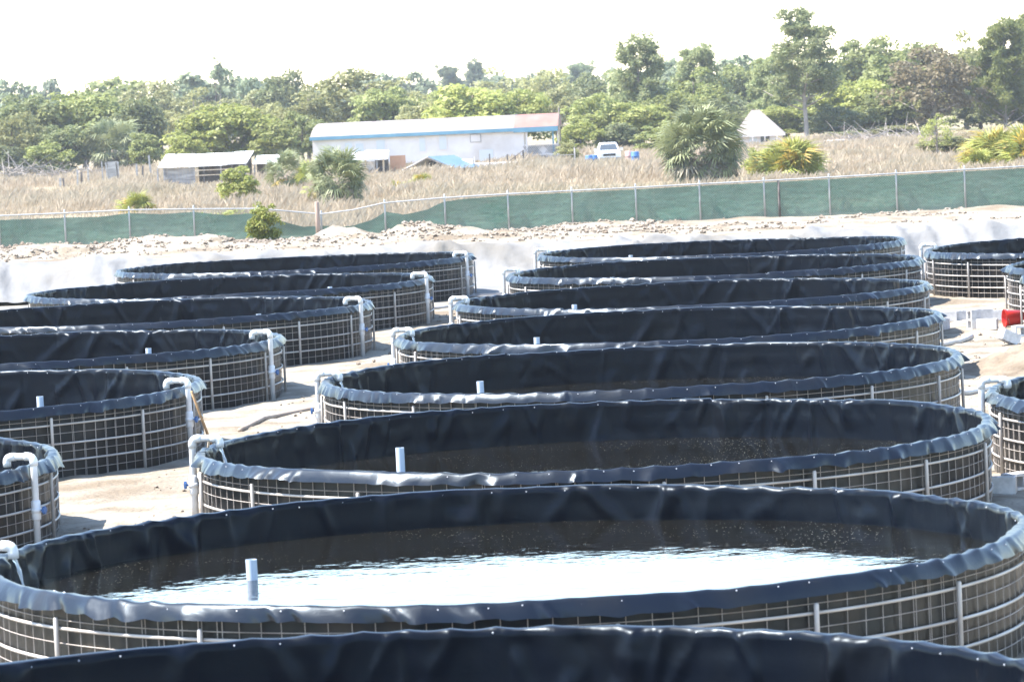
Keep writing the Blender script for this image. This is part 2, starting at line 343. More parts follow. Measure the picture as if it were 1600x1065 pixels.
# ------------------------------------------------------------------ tanks
TR, TH = 5.1, 1.18
def liner_mesh(R, H, seed, nth=1200, nz=18):
    r_ = np.random.default_rng(seed)
    th = np.linspace(0, 2*np.pi, nth, endpoint=False)
    t = np.linspace(1, 0, nz)                      # 1 bottom .. 0 rim (inner sheet, bottom to top)
    T, TT = np.meshgrid(th, t)                     # rows: t, cols: theta
    per = 2*np.pi*R; nriv = max(24, int(per/.43))
    fold = np.zeros_like(T)
    for _ in range(int(per*5.5)):
        c0 = r_.uniform(0, 2*np.pi); sl = r_.normal(.1, .6)/R; w = r_.uniform(.02, .11)/R; a = r_.uniform(.008, .06)*(1 if r_.random() < .75 else -.6)
        t0 = 0 if r_.random() < .7 else r_.uniform(.05, .4); ln = r_.uniform(.35, 1.1)
        d = (T-c0-sl*TT+np.pi) % (2*np.pi)-np.pi
        env = np.clip((TT-t0)/.06, 0, 1)*np.clip((t0+ln-TT)/.3, 0, 1)
        fold += a*env*np.clip(1-np.abs(d)/(w*1.7*(1+1.2*TT)), 0, 1)
    for k in range(5):
        q = r_.integers(5, 40); fold += .007*np.sin(q*T+r_.uniform(0, 6.28)+TT*r_.uniform(-2, 2))
    scal = np.abs(np.sin(T*nriv/2)); fold += .012*scal*np.clip(1-TT*2.5, 0, 1)
    bulge = .016*np.sin(np.clip(TT, 0, 1)*np.pi*4.2)**2
    r = np.minimum(R-.060-fold+bulge*.6, R-.045)
    z = (1-TT)*H; z[0, :] = .0
    sag = -.018*np.abs(np.sin(th*nriv/2+2*vnoise(th*R*.7, th*0, seed+5)))*vnoise(th*R*1.1, th*0, seed+6)*1.4+.012*(vnoise(th*R*1.2, th*0, seed)-.5)+.045*(vnoise(th*R*.22, th*0, seed+3)-.5)
    z += np.clip(1-TT*3, 0, 1)*sag[None]
    z = np.maximum(z, 0)
    rows_r = [r[i] for i in range(nz)]; rows_z = [z[i] for i in range(nz)]
    # rim and outer flap
    fl = np.zeros(nth); hem = np.zeros(nth)
    for _ in range(int(per*4.0)):
        c0 = r_.uniform(0, 2*np.pi); w = r_.uniform(.02, .15)/R; a = r_.uniform(.008, .06)*(1 if r_.random() < .55 else -.7)
        d = np.abs((th-c0+np.pi) % (2*np.pi)-np.pi); s = np.clip(1-d/(w*1.6), 0, 1); fl += a*s; hem += a*.35*s*(1 if r_.random() < .5 else -1)
    slant = (r_.random()-.5)*.06
    drop = .138+.03*(vnoise(th*R*.35, th*0, seed+9)-.5)+hem
    for k, (dr, f_, ff, dz) in enumerate(((-.014, 0, .02, .004), (.010, 0, .03, .008), (.030, 0, .08, -.002), (.047, .18, .25, 0), (.062, .36, .42, 0), (.077, .55, .62, 0), (.090, .77, .82, 0), (.101, 1.0, 1.0, 0))):
        sh = int(round(slant*f_*nth/(2*np.pi)))
        rows_r.append(R+dr+np.roll(fl, sh)*ff); rows_z.append(H+dz+sag-np.roll(drop, sh)*f_)
    rr = np.array(rows_r); zz = np.array(rows_z); n = rr.shape[0]
    V = np.stack([rr*np.cos(th), rr*np.sin(th), zz], -1).reshape(-1, 3)
    i = np.arange(n-1)[:, None]*nth; j = np.arange(nth)[None]; j2 = (j+1) % nth
    F = np.stack([(i+j).ravel(), (i+j2).ravel(), (i+nth+j2).ravel(), (i+nth+j).ravel()], -1)
    me = mesh_np('liner', V, F, True); me.materials.append(M['liner']); me.materials.append(M['liner_flap'])
    mi = np.zeros(len(F), dtype=np.int32); mi[(nz-1)*nth:] = 1; me.polygons.foreach_set('material_index', mi); return me
def outer_skin(R, H, seed, nth=480):
    r_ = np.random.default_rng(seed+500); th = np.linspace(0, 2*np.pi, nth, endpoint=False); zz = np.linspace(0, H-.03, 11); T, Z_ = np.meshgrid(th, zz); f = Z_/H
    wr = np.zeros_like(T)
    for _ in range(int(2*np.pi*R*2.2)):
        c0 = r_.uniform(0, 2*np.pi); sl = r_.normal(0, .25)/R; w = r_.uniform(.03, .12)/R; d = np.abs((T-c0-sl*(1-f)+np.pi) % (2*np.pi)-np.pi); wr += r_.uniform(.006, .030)*np.clip(1-d/w, 0, 1)*np.clip(f*1.6-r_.uniform(0, .5), 0, 1)
    r = R-.010-np.minimum(wr, .033)-.006*vnoise(T*R*2, Z_*3, seed)-.010*np.abs(np.sin(f*np.pi*4.1))
    V = np.stack([r*np.cos(T), r*np.sin(T), Z_], -1).reshape(-1, 3); i = np.arange(10)[:, None]*nth; j = np.arange(nth)[None]; j2 = (j+1) % nth
    return mesh_np('outer_skin', V, np.stack([(i+j).ravel(), (i+j2).ravel(), (i+nth+j2).ravel(), (i+nth+j).ravel()], -1), True)
def ring_into(mb, R, z, r, n=96, k=5, wob=0.0):
    vs = []; fs = []
    for i in range(n):
        a = 2*math.pi*i/n; zz = z+wob*math.sin(3*a+z*9)
        for j in range(k):
            b = 2*math.pi*j/k; rr = R+r*math.cos(b); vs.append((rr*math.cos(a), rr*math.sin(a), zz+r*math.sin(b)))
    for i in range(n):
        for j in range(k): fs.append((i*k+j, ((i+1) % n)*k+j, ((i+1) % n)*k+(j+1) % k, i*k+(j+1) % k))
    mb.add(vs, fs)
def wire_mesh_of(R, H):
    mb = MB(); n = int(round(2*math.pi*R/.2185)); rw = .0050; rr = random.Random(4)
    for i in range(n):
        a = 2*math.pi*i/n+rr.uniform(-.12, .12)/n; c, s = math.cos(a), math.sin(a); tl = rr.uniform(-.004, .004)
        b = a+tl
        mb.tube([(R*c, R*s, 0.0), (R*math.cos(b), R*math.sin(b), H-.03)], rw, 4, False)
    # the overlap of two panels shows doubled uprights
    for a0 in (0.5, 2.3, 4.1, 5.55):
        for i in range(5):
            a = a0+i*.2185/R+.06/R; mb.tube([(R*math.cos(a), R*math.sin(a), 0), (R*math.cos(a), R*math.sin(a), H-.05)], rw, 4, False)
    for q in (.02, .15, .39, .63, .81): ring_into(mb, R+.006, H*q, rw, 150, 4)
    return mb.mesh('wire_mesh')
def rivets_of(R, H):
    mb = MB(); n = int(2*math.pi*R/.43); rr = random.Random(8)
    for i in range(n):
        a = 2*math.pi*i/n+rr.uniform(-1.6, 1.6)/n
        if rr.random() < .12: continue
        for r0, sg in ((R-.066, -1), (R+.050, 1)):
            c, s = math.cos(a), math.sin(a); p = Vector((r0*c, r0*s, H-.022-rr.uniform(0, .02))); t = Vector((-s, c, 0)); u = Vector((0, 0, 1)); o = Vector((c, s, 0))*sg; q = .009
            vs = [p+t*q*math.cos(k*math.pi/3)+u*q*math.sin(k*math.pi/3) for k in range(6)]+[p+o*.010]
            mb.add(vs, [(k, (k+1) % 6, 6) if sg > 0 else ((k+1) % 6, k, 6) for k in range(6)])
    return mb.mesh('rivets')
WIRE = wire_mesh_of(TR, TH); RIV = rivets_of(TR, TH)
_mb = MB(); _mb.tube([(0, 0, 0), (0, 0, TH-.215), (0, 0, TH-.20)], [.024, .024, .017], 8); POST = _mb.mesh('post', True)
HOOPS = []
for q in (.27, .50, .745):
    _mb = MB(); ring_into(_mb, TR+.022, TH*q, .0165, 144, 6, .006); HOOPS.append(_mb.mesh('hoop', True))
_mb = MB(); NW = 96
_mb.add([(0, 0, 0)]+[((TR-.055)*math.cos(2*math.pi*i/NW), (TR-.055)*math.sin(2*math.pi*i/NW), 0) for i in range(NW)], [(0, 1+i, 1+(i+1) % NW) for i in range(NW)])
WATER = _mb.mesh('water', True)
def arc(c, r, a0, a1, n, ux, uz): return [Vector(c)+Vector(ux)*r*math.cos(a0+(a1-a0)*i/n)+Vector(uz)*r*math.sin(a0+(a1-a0)*i/n) for i in range(n+1)]
def inlet_into(t, R, H, ang, stream_to=None, valve=.52, rnd=random):
    o = Vector((math.cos(ang), math.sin(ang), 0)); u = Vector((0, 0, 1)); tn = Vector((-o.y, o.x, 0))
    r = .045; out_r = R+.145; in_r = R-.22; topz = H+.12+rnd.uniform(-.04, .05); zsh = rnd.uniform(-.09, .09)
    mb = MB()
    pts = [o*out_r, o*out_r+u*(topz-.07)]+arc(o*(out_r-.07)+u*(topz-.07), .07, 0, math.pi/2, 5, o, u)[1:]
    pts += arc(o*(in_r+.07)+u*(topz-.07), .07, math.pi/2, math.pi, 5, o, u)+[o*in_r+u*(topz-.13)]
    mb.tube(pts, r, 12)
    pipe = mb.build('inlet_pipe', M['pvc_white'], t, True)
    e = MB(); e.tube([o*out_r+u*(topz-.12), o*out_r+u*(topz-.065)]+arc(o*(out_r-.07)+u*(topz-.07), .07, 0, math.pi/2, 5, o, u)[1:]+[o*(out_r-.12)+u*topz], r+.009, 12); e.build('elbow', M['pvc_white'], pipe, True)
    e = MB(); e.tube([o*(in_r+.12)+u*topz]+arc(o*(in_r+.07)+u*(topz-.07), .07, math.pi/2, math.pi, 5, o, u)[1:]+[o*in_r+u*(topz-.125)], r+.009, 12); e.build('elbow', M['pvc_white'], pipe, True)
    zv = H*valve+zsh
    e = MB(); e.tube([o*out_r+u*(zv-.13), o*out_r+u*(zv-.115), o*out_r+u*(zv+.115), o*out_r+u*(zv+.13)], [r+.004, r+.016, r+.016, r+.004], 12)
    e.tube([o*out_r+u*(zv-.03), o*out_r+u*(zv+.03)], r+.026, 12); e.build('valve_body', M['pvc_white'], pipe, True)
    e = MB(); e.tube([o*(out_r+r)+u*zv, o*(out_r+.10)+u*zv], .014, 6); e.box(o*(out_r+.115)+u*zv, (.03, .11, .05), ang); e.box(o*(out_r+.115)+u*zv, (.032, .045, .095), ang)
    e.build('valve_handle', M['blue_plastic'], pipe)
    if stream_to is not None:
        p0 = o*in_r+u*(topz-.13); drop = p0.z-stream_to; e = MB(); pts = []; rs = []
        for i in range(9):
            f = i/8; pts.append(p0-o*(.16*f*math.sqrt(drop))+u*(-drop*f*f*.75-drop*f*.25)+tn*(.008*math.sin(i*2.3))); rs.append(.020+.006*math.sin(i*1.9)-.004*f)
        e.tube(pts, rs, 7); e.build('water_stream', M['stream'], t, True)
        q = pts[-1]; e = MB()
        for i in range(40):
            a = rnd.uniform(0, 6.28); d = rnd.random()**.6*.42; w = rnd.uniform(.006, .022); c = q+o*(-abs(math.cos(a))*d*1.2+.04)+tn*math.sin(a)*d*1.3; c.z = stream_to+.004
            e.add([c+Vector((w*math.cos(k*1.0472), w*1.3*math.sin(k*1.0472), 0)) for k in range(6)]+[c+Vector((0, 0, w*.35))], [(k, (k+1) % 6, 6) for k in range(6)])
        tag(e.build('foam', M['foam'], t, True), kind='stuff')
tseed = [100]
def tank(loc, label, side, water_z=.42, stream=False, rot=0.0, stand=None, nth=1200, group='round lined tanks on the sand yard', valve=.52, stand_top=TH-.17, pipe_ang=None):
    tseed[0] += 1; R, H = TR, TH
    t = empty('round_tank', loc); _r = random.Random(tseed[0]+9); t.scale = (1+_r.uniform(-.006, .006), 1+_r.uniform(-.006, .006), 1+_r.uniform(-.015, .015)); tag(t, label, 'tank', group)
    ln = obj('liner', liner_mesh(R, H, tseed[0], nth), M['liner'], t)
    ln.rotation_euler.z = rot
    obj('outer_skin', outer_skin(R, H, tseed[0]), M['skin'], t)
    rv = obj('rivets', RIV, M['rivet'], ln); rv['kind'] = 'stuff'
    w = obj('wire_mesh', WIRE, M['wire'], t, rot=(0, 0, rot*1.7)); w['kind'] = 'stuff'
    for h in HOOPS: obj('hoop', h, M['pvc'], t, rot=(0, 0, rot))
    rr = random.Random(tseed[0])
    for i in range(17):
        a = 2*math.pi*(i+.13)/17-math.pi/2+.222+rot*.25
        p = obj('post', POST, M['pvc'], t, loc=((R+.062)*math.cos(a), (R+.062)*math.sin(a), 0)); p.rotation_euler = (rr.uniform(-.012, .012), rr.uniform(-.012, .012), 0); p.scale.z = rr.uniform(.96, 1.03)
    obj('water', WATER, M['water'], t, loc=(0, 0, water_z), rot=(0, 0, rr.uniform(0, 6.28)))
    pa = ((math.pi if side < 0 else 0) if pipe_ang is None else pipe_ang)+rr.uniform(-.035, .035)
    inlet_into(t, R, H, pa, water_z if stream else None, valve, rr)
    sx = -2.6 if side < 0 else 2.5
    if stand: sx = stand
    mb = MB(); n = 16
    mb.tube([(0, 0, 0), (0, 0, stand_top)], .057, n, False)
    mb.tube([(0, 0, stand_top), (0, 0, stand_top-.05)], .049, n, False)
    mb.add([(.057*math.cos(2*math.pi*k/n), .057*math.sin(2*math.pi*k/n), stand_top) for k in range(n)]+[(.049*math.cos(2*math.pi*k/n), .049*math.sin(2*math.pi*k/n), stand_top) for k in range(n)], [(k, (k+1) % n, n+(k+1) % n, n+k) for k in range(n)])
    sp = mb.build('standpipe', M['standpipe'], t, True); sp.location = (sx+rr.uniform(-.05, .05), .55+rr.uniform(-.12, .12), rr.uniform(-.04, .03)); sp.rotation_euler = (rr.uniform(-.02, .02), rr.uniform(-.02, .02), 0)
    return t
RT = [((-3.47, 27.6), 'nearest round tank, only its dark inner back wall showing along the bottom edge', .40, False, .9),
      ((-3.52, 39.36), 'big black-lined round tank brim with water mirroring the white sky', .80, True, 0.0),
      ((-3.42, 51.63), 'round tank half full of brown speckled water, directly behind the brimming one', .64, True, 1.3),
      ((-3.43, 64.0), 'third round tank behind the brimming one in the middle row, thin strip of brown water', .59, True, 2.1),
      ((-3.48, 75.45), 'fourth tank of the middle row counted from the brimming one, lane pipe pouring water', .42, True, 3.4),
      ((-3.49, 87.3), 'round tank of the middle row, third from the white bank', .40, True, 4.2),
      ((-3.40, 99.9), 'round tank of the middle row, next to last before the white bank', .38, True, 5.0),
      ((-3.60, 112.2), 'farthest round tank of the middle row, right against the white bank', .38, False, 5.7)]
for (p, lab, wz, st, ro) in RT: tank((p[0], p[1], 0), lab, -1, wz, st, ro, stand_top=1.02 if wz > .5 else 1.0, pipe_ang=math.pi+.04)
LT = [((-15.63, 51.2), 'round tank at the left edge, only its right end with white pipe showing', .40, .7),
      ((-15.78, 63.97), 'round tank in the left row with a brown wooden handle leaning on it', .40, 1.9),
      ((-16.13, 76.1), 'round tank in the left row, third from the near end, cut by the left edge', .40, 2.8),
      ((-15.86, 88.9), 'round tank in the left row with a rucked up liner flap beside its white pipe', .40, 3.9),
      ((-15.71, 100.5), 'round tank in the left row, next to last before the white bank', .38, 4.6),
      ((-15.84, 113.6), 'farthest round tank of the left row, touching the white bank', .38, 5.5)]
for (p, lab, wz, ro) in LT: tank((p[0], p[1], 0), lab, 1, wz, False, ro, pipe_ang=-.22)
tank((7.02, 56.3, 0), 'round tank at the right edge with a tall white pipe beside cinder block and sand', -1, .30, False, 2.4, pipe_ang=math.pi+.02)
tank((7.10, 104.2, 0), 'farthest tank in the right row, whole wire wall showing above bare sand', -1, .30, False, 1.1)
tank((8.72, 93.3, 0), 'round tank cut by the right edge just behind the red bucket', -1, .30, False, 3.1, pipe_ang=.3)

# small tank between the bucket and the right edge
def small_tank(loc, R, H, label):
    t = empty('small_tank', loc); tag(t, label, 'tank', 'round lined tanks on the sand yard')
    ln = obj('liner', liner_mesh(R, H, 77, 360, 14), M['liner'], t)
    obj('outer_skin', outer_skin(R, H, 9, 160), M['skin'], t)
    rv = obj('rivets', rivets_of(R, H), M['rivet'], ln); rv['kind'] = 'stuff'
    w = obj('wire_mesh', wire_mesh_of(R, H), M['wire'], t); w['kind'] = 'stuff'
    for q in (.2, .38, .56, .74): mb = MB(); ring_into(mb, R+.022, H*q, .0165, 72, 6); mb.build('hoop', M['pvc'], t, True)
    for i in range(7):
        a = 2*math.pi*(i+.55)/7; mb = MB(); mb.tube([(0, 0, 0), (0, 0, H-.2)], .024, 8); p = mb.build('post', M['pvc'], t, True); p.location = ((R+.062)*math.cos(a), (R+.062)*math.sin(a), 0)
    mb = MB(); mb.add([(0, 0, 0)]+[((R-.05)*math.cos(2*math.pi*i/48), (R-.05)*math.sin(2*math.pi*i/48), 0) for i in range(48)], [(0, 1+i, 1+(i+1) % 48) for i in range(48)])
    mb.build('water', M['water'], t).location = (0, 0, .3)
small_tank((5.12, 87.2, 0), 1.42, 1.24, 'narrow round tank in front of the one behind the red bucket, at the right edge')

# ------------------------------------------------------------------ fence with green screen
posts_px = [-110, -4, 99, 200, 301, 402, 500, 600, 694, 793, 893, 993, 1093, 1194, 1296, 1401, 1508, 1614, 1722]
_tp = [(-110, 340), (0, 337), (100, 333), (200, 328), (300, 326.5), (402, 326), (450, 330), (500, 334.5), (550, 328), (600, 317), (694, 309), (793, 303), (893, 298), (993, 293), (1093, 287.5), (1194, 282.5), (1296, 277), (1401, 271), (1508, 265), (1614, 259), (1722, 254)]
def rail_z(px): return at(px, float(np.interp(px, [a for a, b in _tp], [b for a, b in _tp])), FENCE_Y).z
def fx(px): return at(px, 300, FENCE_Y).x
fence = empty('chain_link_fence', (fx(800), FENCE_Y, 0)); tag(fence, 'long chain link fence hung with green windscreen along the sand bank', 'fence')
OX = fx(800)
def gz(x, y): return float(yard_z(np.array([x]), np.array([y]))[0])
for px in posts_px:
    x = fx(px); mb = MB(); z1 = rail_z(px)+.13; z0 = gz(x, FENCE_Y)-.3
    mb.tube([(x-OX, 0, z0), (x-OX, 0, z1-.03), (x-OX, 0, z1)], [.032, .032, .016], 8); mb.build('post', M['fence_metal'], fence, True)
x = fx(1217); mb = MB(); mb.tube([(x-OX, -.02, gz(x, FENCE_Y)-.2), (x-OX, -.02, rail_z(1217)+.02)], .04, 8); tag(mb.build('post', M['dark_wood'], fence, True), 'dark post')
mb = MB(); mb.tube([(fx(p)-OX, -.045, rail_z(p)) for p in range(-110, 1723, 12)], .024, 7); mb.build('top_rail', M['fence_metal'], fence, True)
# chain link: two sets of diagonal wires
def chain():
    mb = MB(); x0, x1 = fx(-110), fx(1722); cell = .085; pxs = np.linspace(-110, 1722, 400); xsx = np.array([fx(p) for p in pxs]); zz = np.array([rail_z(p) for p in pxs])
    V = []; F = []
    hgt = 1.45; n = int((x1-x0)/cell); w = .0028
    for k in range(n):
        for sg in (1, -1):
            xa = x0+k*cell; segs = 6; pv = None
            for q in range(segs+1):
                xx = xa+sg*hgt*q/segs
                if xx < x0 or xx > x1: break
                zt = float(np.interp(xx, xsx, zz)); z = zt-.02-hgt*q/segs
                a = (xx-OX-w, .01*sg, z); b = (xx-OX+w, .01*sg, z); i = len(V); V += [a, b]
                if pv is not None: F.append((pv, pv+1, i+1, i))
                pv = i
    return mesh_np('chain_link', V, F)
o = obj('chain_link', chain(), M['chain'], fence); o['kind'] = 'stuff'
_dr = [(-110, .13), (0, .15), (100, .15), (150, .19), (200, .11), (250, .16), (300, .10), (350, .22), (402, .14), (430, .34), (470, .50), (500, .40), (540, .55), (580, .48), (600, .30), (630, .46), (665, .36), (690, .14), (720, .08), (793, .06), (900, .06), (1722, .06)]
for i in range(len(posts_px)-1):
    a, b = posts_px[i], posts_px[i+1]; us = np.linspace(a, b, 15); V = []; nr = 7
    for u in us:
        d = float(np.interp(u, [q[0] for q in _dr], [q[1] for q in _dr])); x = fx(u); zt = rail_z(u)-d-.012*math.sin((u-a)/(b-a)*math.pi*5)**2; zb = gz(x, FENCE_Y)-.15
        for k in range(nr):
            f = k/(nr-1); V.append((x-OX, .075+.035*math.sin((u-a)/(b-a)*math.pi)*math.sin(f*math.pi)+.012*vnoise(u*.15, f*5, i), zt+(zb-zt)*f))
    idx = [(q*nr+k, q*nr+k+1, (q+1)*nr+k+1, (q+1)*nr+k) for q in range(14) for k in range(nr-1)]
    obj('screen_panel', mesh_np('screen_panel', V, idx, True), M['screen'], fence)

p = at(497, 365, FENCE_Y-.9); mb = MB(); mb.tube([(0, 0, -.5), (.01, 0, .5), (0, 0, at(497, 316, FENCE_Y-.9).z-gz(p.x, p.y)), (0, 0, at(497, 315, FENCE_Y-.9).z-gz(p.x, p.y))], [.085, .08, .078, .06], 10)
o = mb.build('wooden_post', M['post_wood'], None, True); o.location = (p.x, p.y, gz(p.x, p.y)); tag(o, 'weathered wooden post standing in the sand heap before the fence', 'post')

# ------------------------------------------------------------------ yard clutter
def block_mesh():
    mb = MB(); l, w, h, t = .40, .20, .20, .035
    mb.box((0, w/2-t/2, h/2), (l, t, h)); mb.box((0, -w/2+t/2, h/2), (l, t, h))
    for x in (-l/2+t/2, 0, l/2-t/2): mb.box((x, 0, h/2), (t, w-2*t, h-.002))
    return mb.mesh('cinder_block')
BLOCK = block_mesh()
def block(px, py, rx, ry, rz, label, dz=0.0):
    p = gp(px, py, .04); o = obj('cinder_block', BLOCK, M['concrete'], None, loc=(p.x, p.y, gz(p.x, p.y)+.005+dz), rot=(math.radians(rx), math.radians(ry), math.radians(rz)))
    tag(o, label, 'cinder block', 'cinder blocks by the right hand tanks'); o.scale = (1.12, 1.12, 1.12)
block(1480, 504, 0, 0, -4, 'grey cinder block lying on its side, leftmost of the row, by the tank flap')
block(1497, 503, 0, 0, 8, 'grey cinder block in the row, touching the upright block')
block(1515, 518, 0, 90, 28, 'grey cinder block standing on end showing its two hollows', .22)
block(1543, 518, 0, 0, -14, 'grey cinder block lying flat just right of the upright one')
block(1536, 503, 0, 0, 4, 'shaded cinder block behind the flat one')
block(1560, 502, 0, 0, -3, 'shaded cinder block touching the mouth of the red bucket')
block(1574, 538, 0, 24, 35, 'tilted cinder block half sunk in the sand near the bucket', .05)
block(1596, 526, 90, 0, 20, 'pale cinder block at the right edge below the bucket', .12)
block(1472, 517, 0, 0, 70, 'small end of a cinder block peeping out beside the tank wall')
block(1562, 770, 0, 0, -8, 'cinder block lying by the foot of the tank with the tall white pipe')
block(1584, 764, 90, 0, 40, 'tipped cinder block against the wire wall of the right edge tank', .12)
# red bucket on its side
p = gp(1584, 514, .05); R_, r_, l_ = .185, .15, .42; n = 20
t = empty('bucket', (p.x, p.y, gz(p.x, p.y)+.185), math.radians(14)); tag(t, 'red plastic bucket lying on its side among cinder blocks', 'bucket')
mb = MB(); prof = [(-l_/2, R_+.012), (-l_/2, R_), (-l_/2+.03, R_+.014), (-l_/2+.05, R_-.002), (l_/2, r_), (l_/2, 0.001)]
inn = [(-l_/2, R_-.002), (l_/2-.02, r_-.012), (l_/2-.02, .001)]
for pr in (prof, inn):
    vs = [(x, rr*math.cos(2*math.pi*k/n), rr*math.sin(2*math.pi*k/n)) for x, rr in pr for k in range(n)]
    mb.add(vs, [(i*n+k, i*n+(k+1) % n, (i+1)*n+(k+1) % n, (i+1)*n+k) for i in range(len(pr)-1) for k in range(n)])
mb.build('pail', M['red_plastic'], t, True)
mb = MB(); mb.tube([(-l_/2+.04+.06*math.sin(a), (R_+.016)*math.cos(a), -(R_+.016)*math.sin(a)*.8) for a in np.linspace(0, math.pi, 13)], .005, 6); mb.build('bail_handle', M['steel'], t, True)
# sand pile at the right edge
def sand_pile():
    n = 110; u = np.linspace(-3.6, 3.6, n); X, Y = np.meshgrid(u, u)
    z = .95*np.exp(-((X+.9)/1.5)**2-((Y-1.0)/1.6)**2)+1.15*np.exp(-((X-.9)/1.5)**2-((Y+.8)/1.7)**2)
    z = z*(.55+.9*fbm(X*1.3+9, Y*1.3, 83, 5, .7))+.10*(fbm(X*3, Y*3, 87, 3, .7)-.4)*np.clip(z*3, 0, 1); z = z*.55-.04
    i = (np.arange(n-1)[:, None]*n+np.arange(n-1)[None]).ravel()
    return mesh_np('sand_pile', np.stack([X.ravel(), Y.ravel(), z.ravel()], -1), np.stack([i, i+1, i+n+1, i+n], -1), True)
o = obj('sand_pile', sand_pile(), M['pile'], None, loc=(4.75, 75.2, 0.02)); tag(o, 'lumpy tan sand pile at the right edge between tank and cinder blocks', 'sand pile')
# poles leaning on tanks
def pole(name, a, b, r, m, label, tip=None):
    a, b = Vector(a), Vector(b); t = empty(name, b); tag(t, label, 'pole')
    mb = MB(); mb.tube([(0, 0, 0), (a-b)*.5+Vector((.006, 0, 0)), a-b], [r*1.05, r, r*.9], 8); mb.build('handle', m, t, True)
    if tip:
        d = (a-b).normalized(); mb = MB(); mb.box(d*.02, (.22, .05, .06), .3); mb.build('head', M['grey_wood'], t)
pole('shovel_stick', at(299, 611, 62.55), gp(338, 716, .04), .022, M['wood'], 'brown wooden handle leaning on the flap of the left row tank')
pole('broom', at(327, 683, 51.75), gp(313, 803, .05), .017, M['pale_wood'], 'pale thin pole propped by the white pipe of the brown water tank', True)
def ground_pipe(pts, r, m, label, name='ground_pipe', zoff=.0):
    P = [gp(a, b, .05) for a, b in pts]; P = [Vector((q.x, q.y, gz(q.x, q.y)+r*.55+zoff)) for q in P]; o0 = P[0].copy()
    mb = MB(); mb.tube([q-o0 for q in P], r, 10); o = mb.build(name, m, None, True); o.location = o0; tag(o, label, 'pipe')
ground_pipe([(505, 641), (480, 642.5), (455, 646), (432, 651), (412, 657), (392, 665), (375, 674)], .045, M['spoil_pipe'], 'curved tan pipe half buried in the lane between two tank rows')
ground_pipe([(1466, 544), (1482, 541.5), (1497, 538), (1508, 534.5), (1518, 530)], .06, M['pvc'], 'short pale pipe on the sand below the cinder blocks')
ground_pipe([(1500, 622), (1515, 617), (1530, 613.5), (1546, 611)], .06, M['pvc'], 'pale pipe crossing the sand towards the right edge tank')
ground_pipe([(676, 483), (690, 481), (705, 479), (722, 476)], .05, M['pvc'], 'straight pale pipe at the foot of the farthest left row tank')
p = gp(764, 463, .05); t = empty('pallet_frame', (p.x, p.y, gz(p.x, p.y)+.02), .05); tag(t, 'small wooden frame lying on the sand by the white sheet', 'frame')
for c, d in (((0, .3, .05), (.9, .05, .10)), ((0, -.3, .05), (.9, .05, .10)), ((-.425, 0, .05), (.05, .55, .10)), ((.425, 0, .05), (.05, .55, .10))):
    mb = MB(); mb.box(c, d); mb.build('board', M['grey_wood'], t)

# ------------------------------------------------------------------ trailer home and sheds
def boxm(name, c, d, m, parent, rz=0.0): mb = MB(); mb.box(c, d, rz); return mb.build(name, m, parent)
TY = 342.0
xa, xb, xc = at(489, 240, TY).x, at(819, 230, TY).x, at(872, 220, TY).x
tr = empty('trailer_home', ((xa+xb)/2, TY, 0)); tag(tr, 'long white trailer home with pale roof and blue eaves beyond the field', 'trailer home')
cx = (xa+xb)/2; A, B, C_ = xa-cx, xb-cx, xc-cx; DEP = 4.3; WT = 2.85
mb = MB(); mb.box(((A+B)/2, DEP/2, WT/2+.28), (B-A, DEP, WT-.56)); mb.build('wall', M['white_paint'], tr)
boxm('skirting', ((A+B)/2, DEP/2+.06, .14), (B-A-.1, DEP, .28), M['white_paint'], tr)
mb = MB(); prof = []; nn = 10                     # arched roof
for i in range(nn+1): f = i/nn; prof.append((-.30+(DEP+.6)*f, WT+.30+1.12*math.sin(math.pi*f)**.75))
def roof_strip(mb, x0, x1, hip=0.0):
    vs = [(x0+(hip*(1-abs(2*i/nn-1))), y, z) if hip else (x0, y, z) for i, (y, z) in enumerate(prof)]+[(x1, y, z) for y, z in prof]
    mb.add(vs, [(i, i+nn+1, i+nn+2, i+1) for i in range(nn)]); mb.add([vs[i] for i in range(nn+1)], [tuple(range(nn+1))]); mb.add([vs[i+nn+1] for i in range(nn+1)], [tuple(range(nn, -1, -1))])
xm = at(803, 195, TY).x-cx
roof_strip(mb, A-.15, xm, .55); roof = mb.build('roof', M['roof_pale'], tr, True)
mb = MB(); roof_strip(mb, xm+.003, C_+.05); tag(mb.build('porch_roof', M['roof_rust'], tr, True), 'rusty red end of the roof over the porch')
boxm('eaves_trim', ((A+xm)/2-.05, -.31, WT+.15), (xm-A+.3, .05, .30), M['trim_blue'], tr)
boxm('eaves_trim', ((xm+C_)/2, -.33, WT+.12), (C_-xm+.1, .05, .42), M['trim_blue'], tr)
for px, py, w, h in ((545, 232, 14, 20), (562, 232, 15, 18), (595, 229, 16, 22), (660, 226, 12, 24), (692, 223, 14, 24)):
    q = at(px, py, TY); f = boxm('window', (q.x-cx, -.01, q.z), (w*mpp(TY), .06, h*mpp(TY)), M['white_paint'], tr); boxm('pane', (q.x-cx, -.05, q.z), (w*mpp(TY)-.16, .03, h*mpp(TY)-.16), M['window'], f)
q = at(743, 216, TY); f = boxm('window', (q.x-cx, -.01, q.z), (17*mpp(TY), .10, 13*mpp(TY)), M['grey_wood'], tr); boxm('pane', (q.x-cx, -.07, q.z), (15*mpp(TY), .03, 11*mpp(TY)), M['white_paint'], f)
q = at(760, 244, TY); boxm('door', (q.x-cx, -.02, q.z), (22*mpp(TY), .06, 20*mpp(TY)), M['window'], tr)
for px, py in ((585, 190), (660, 187), (806, 180)):
    q = at(px, py, TY+2); boxm('roof_vent', (q.x-cx, 1.9, WT+1.36), (.35, .35, .22), M['steel'] if px > 800 else M['dark_wood'], roof)
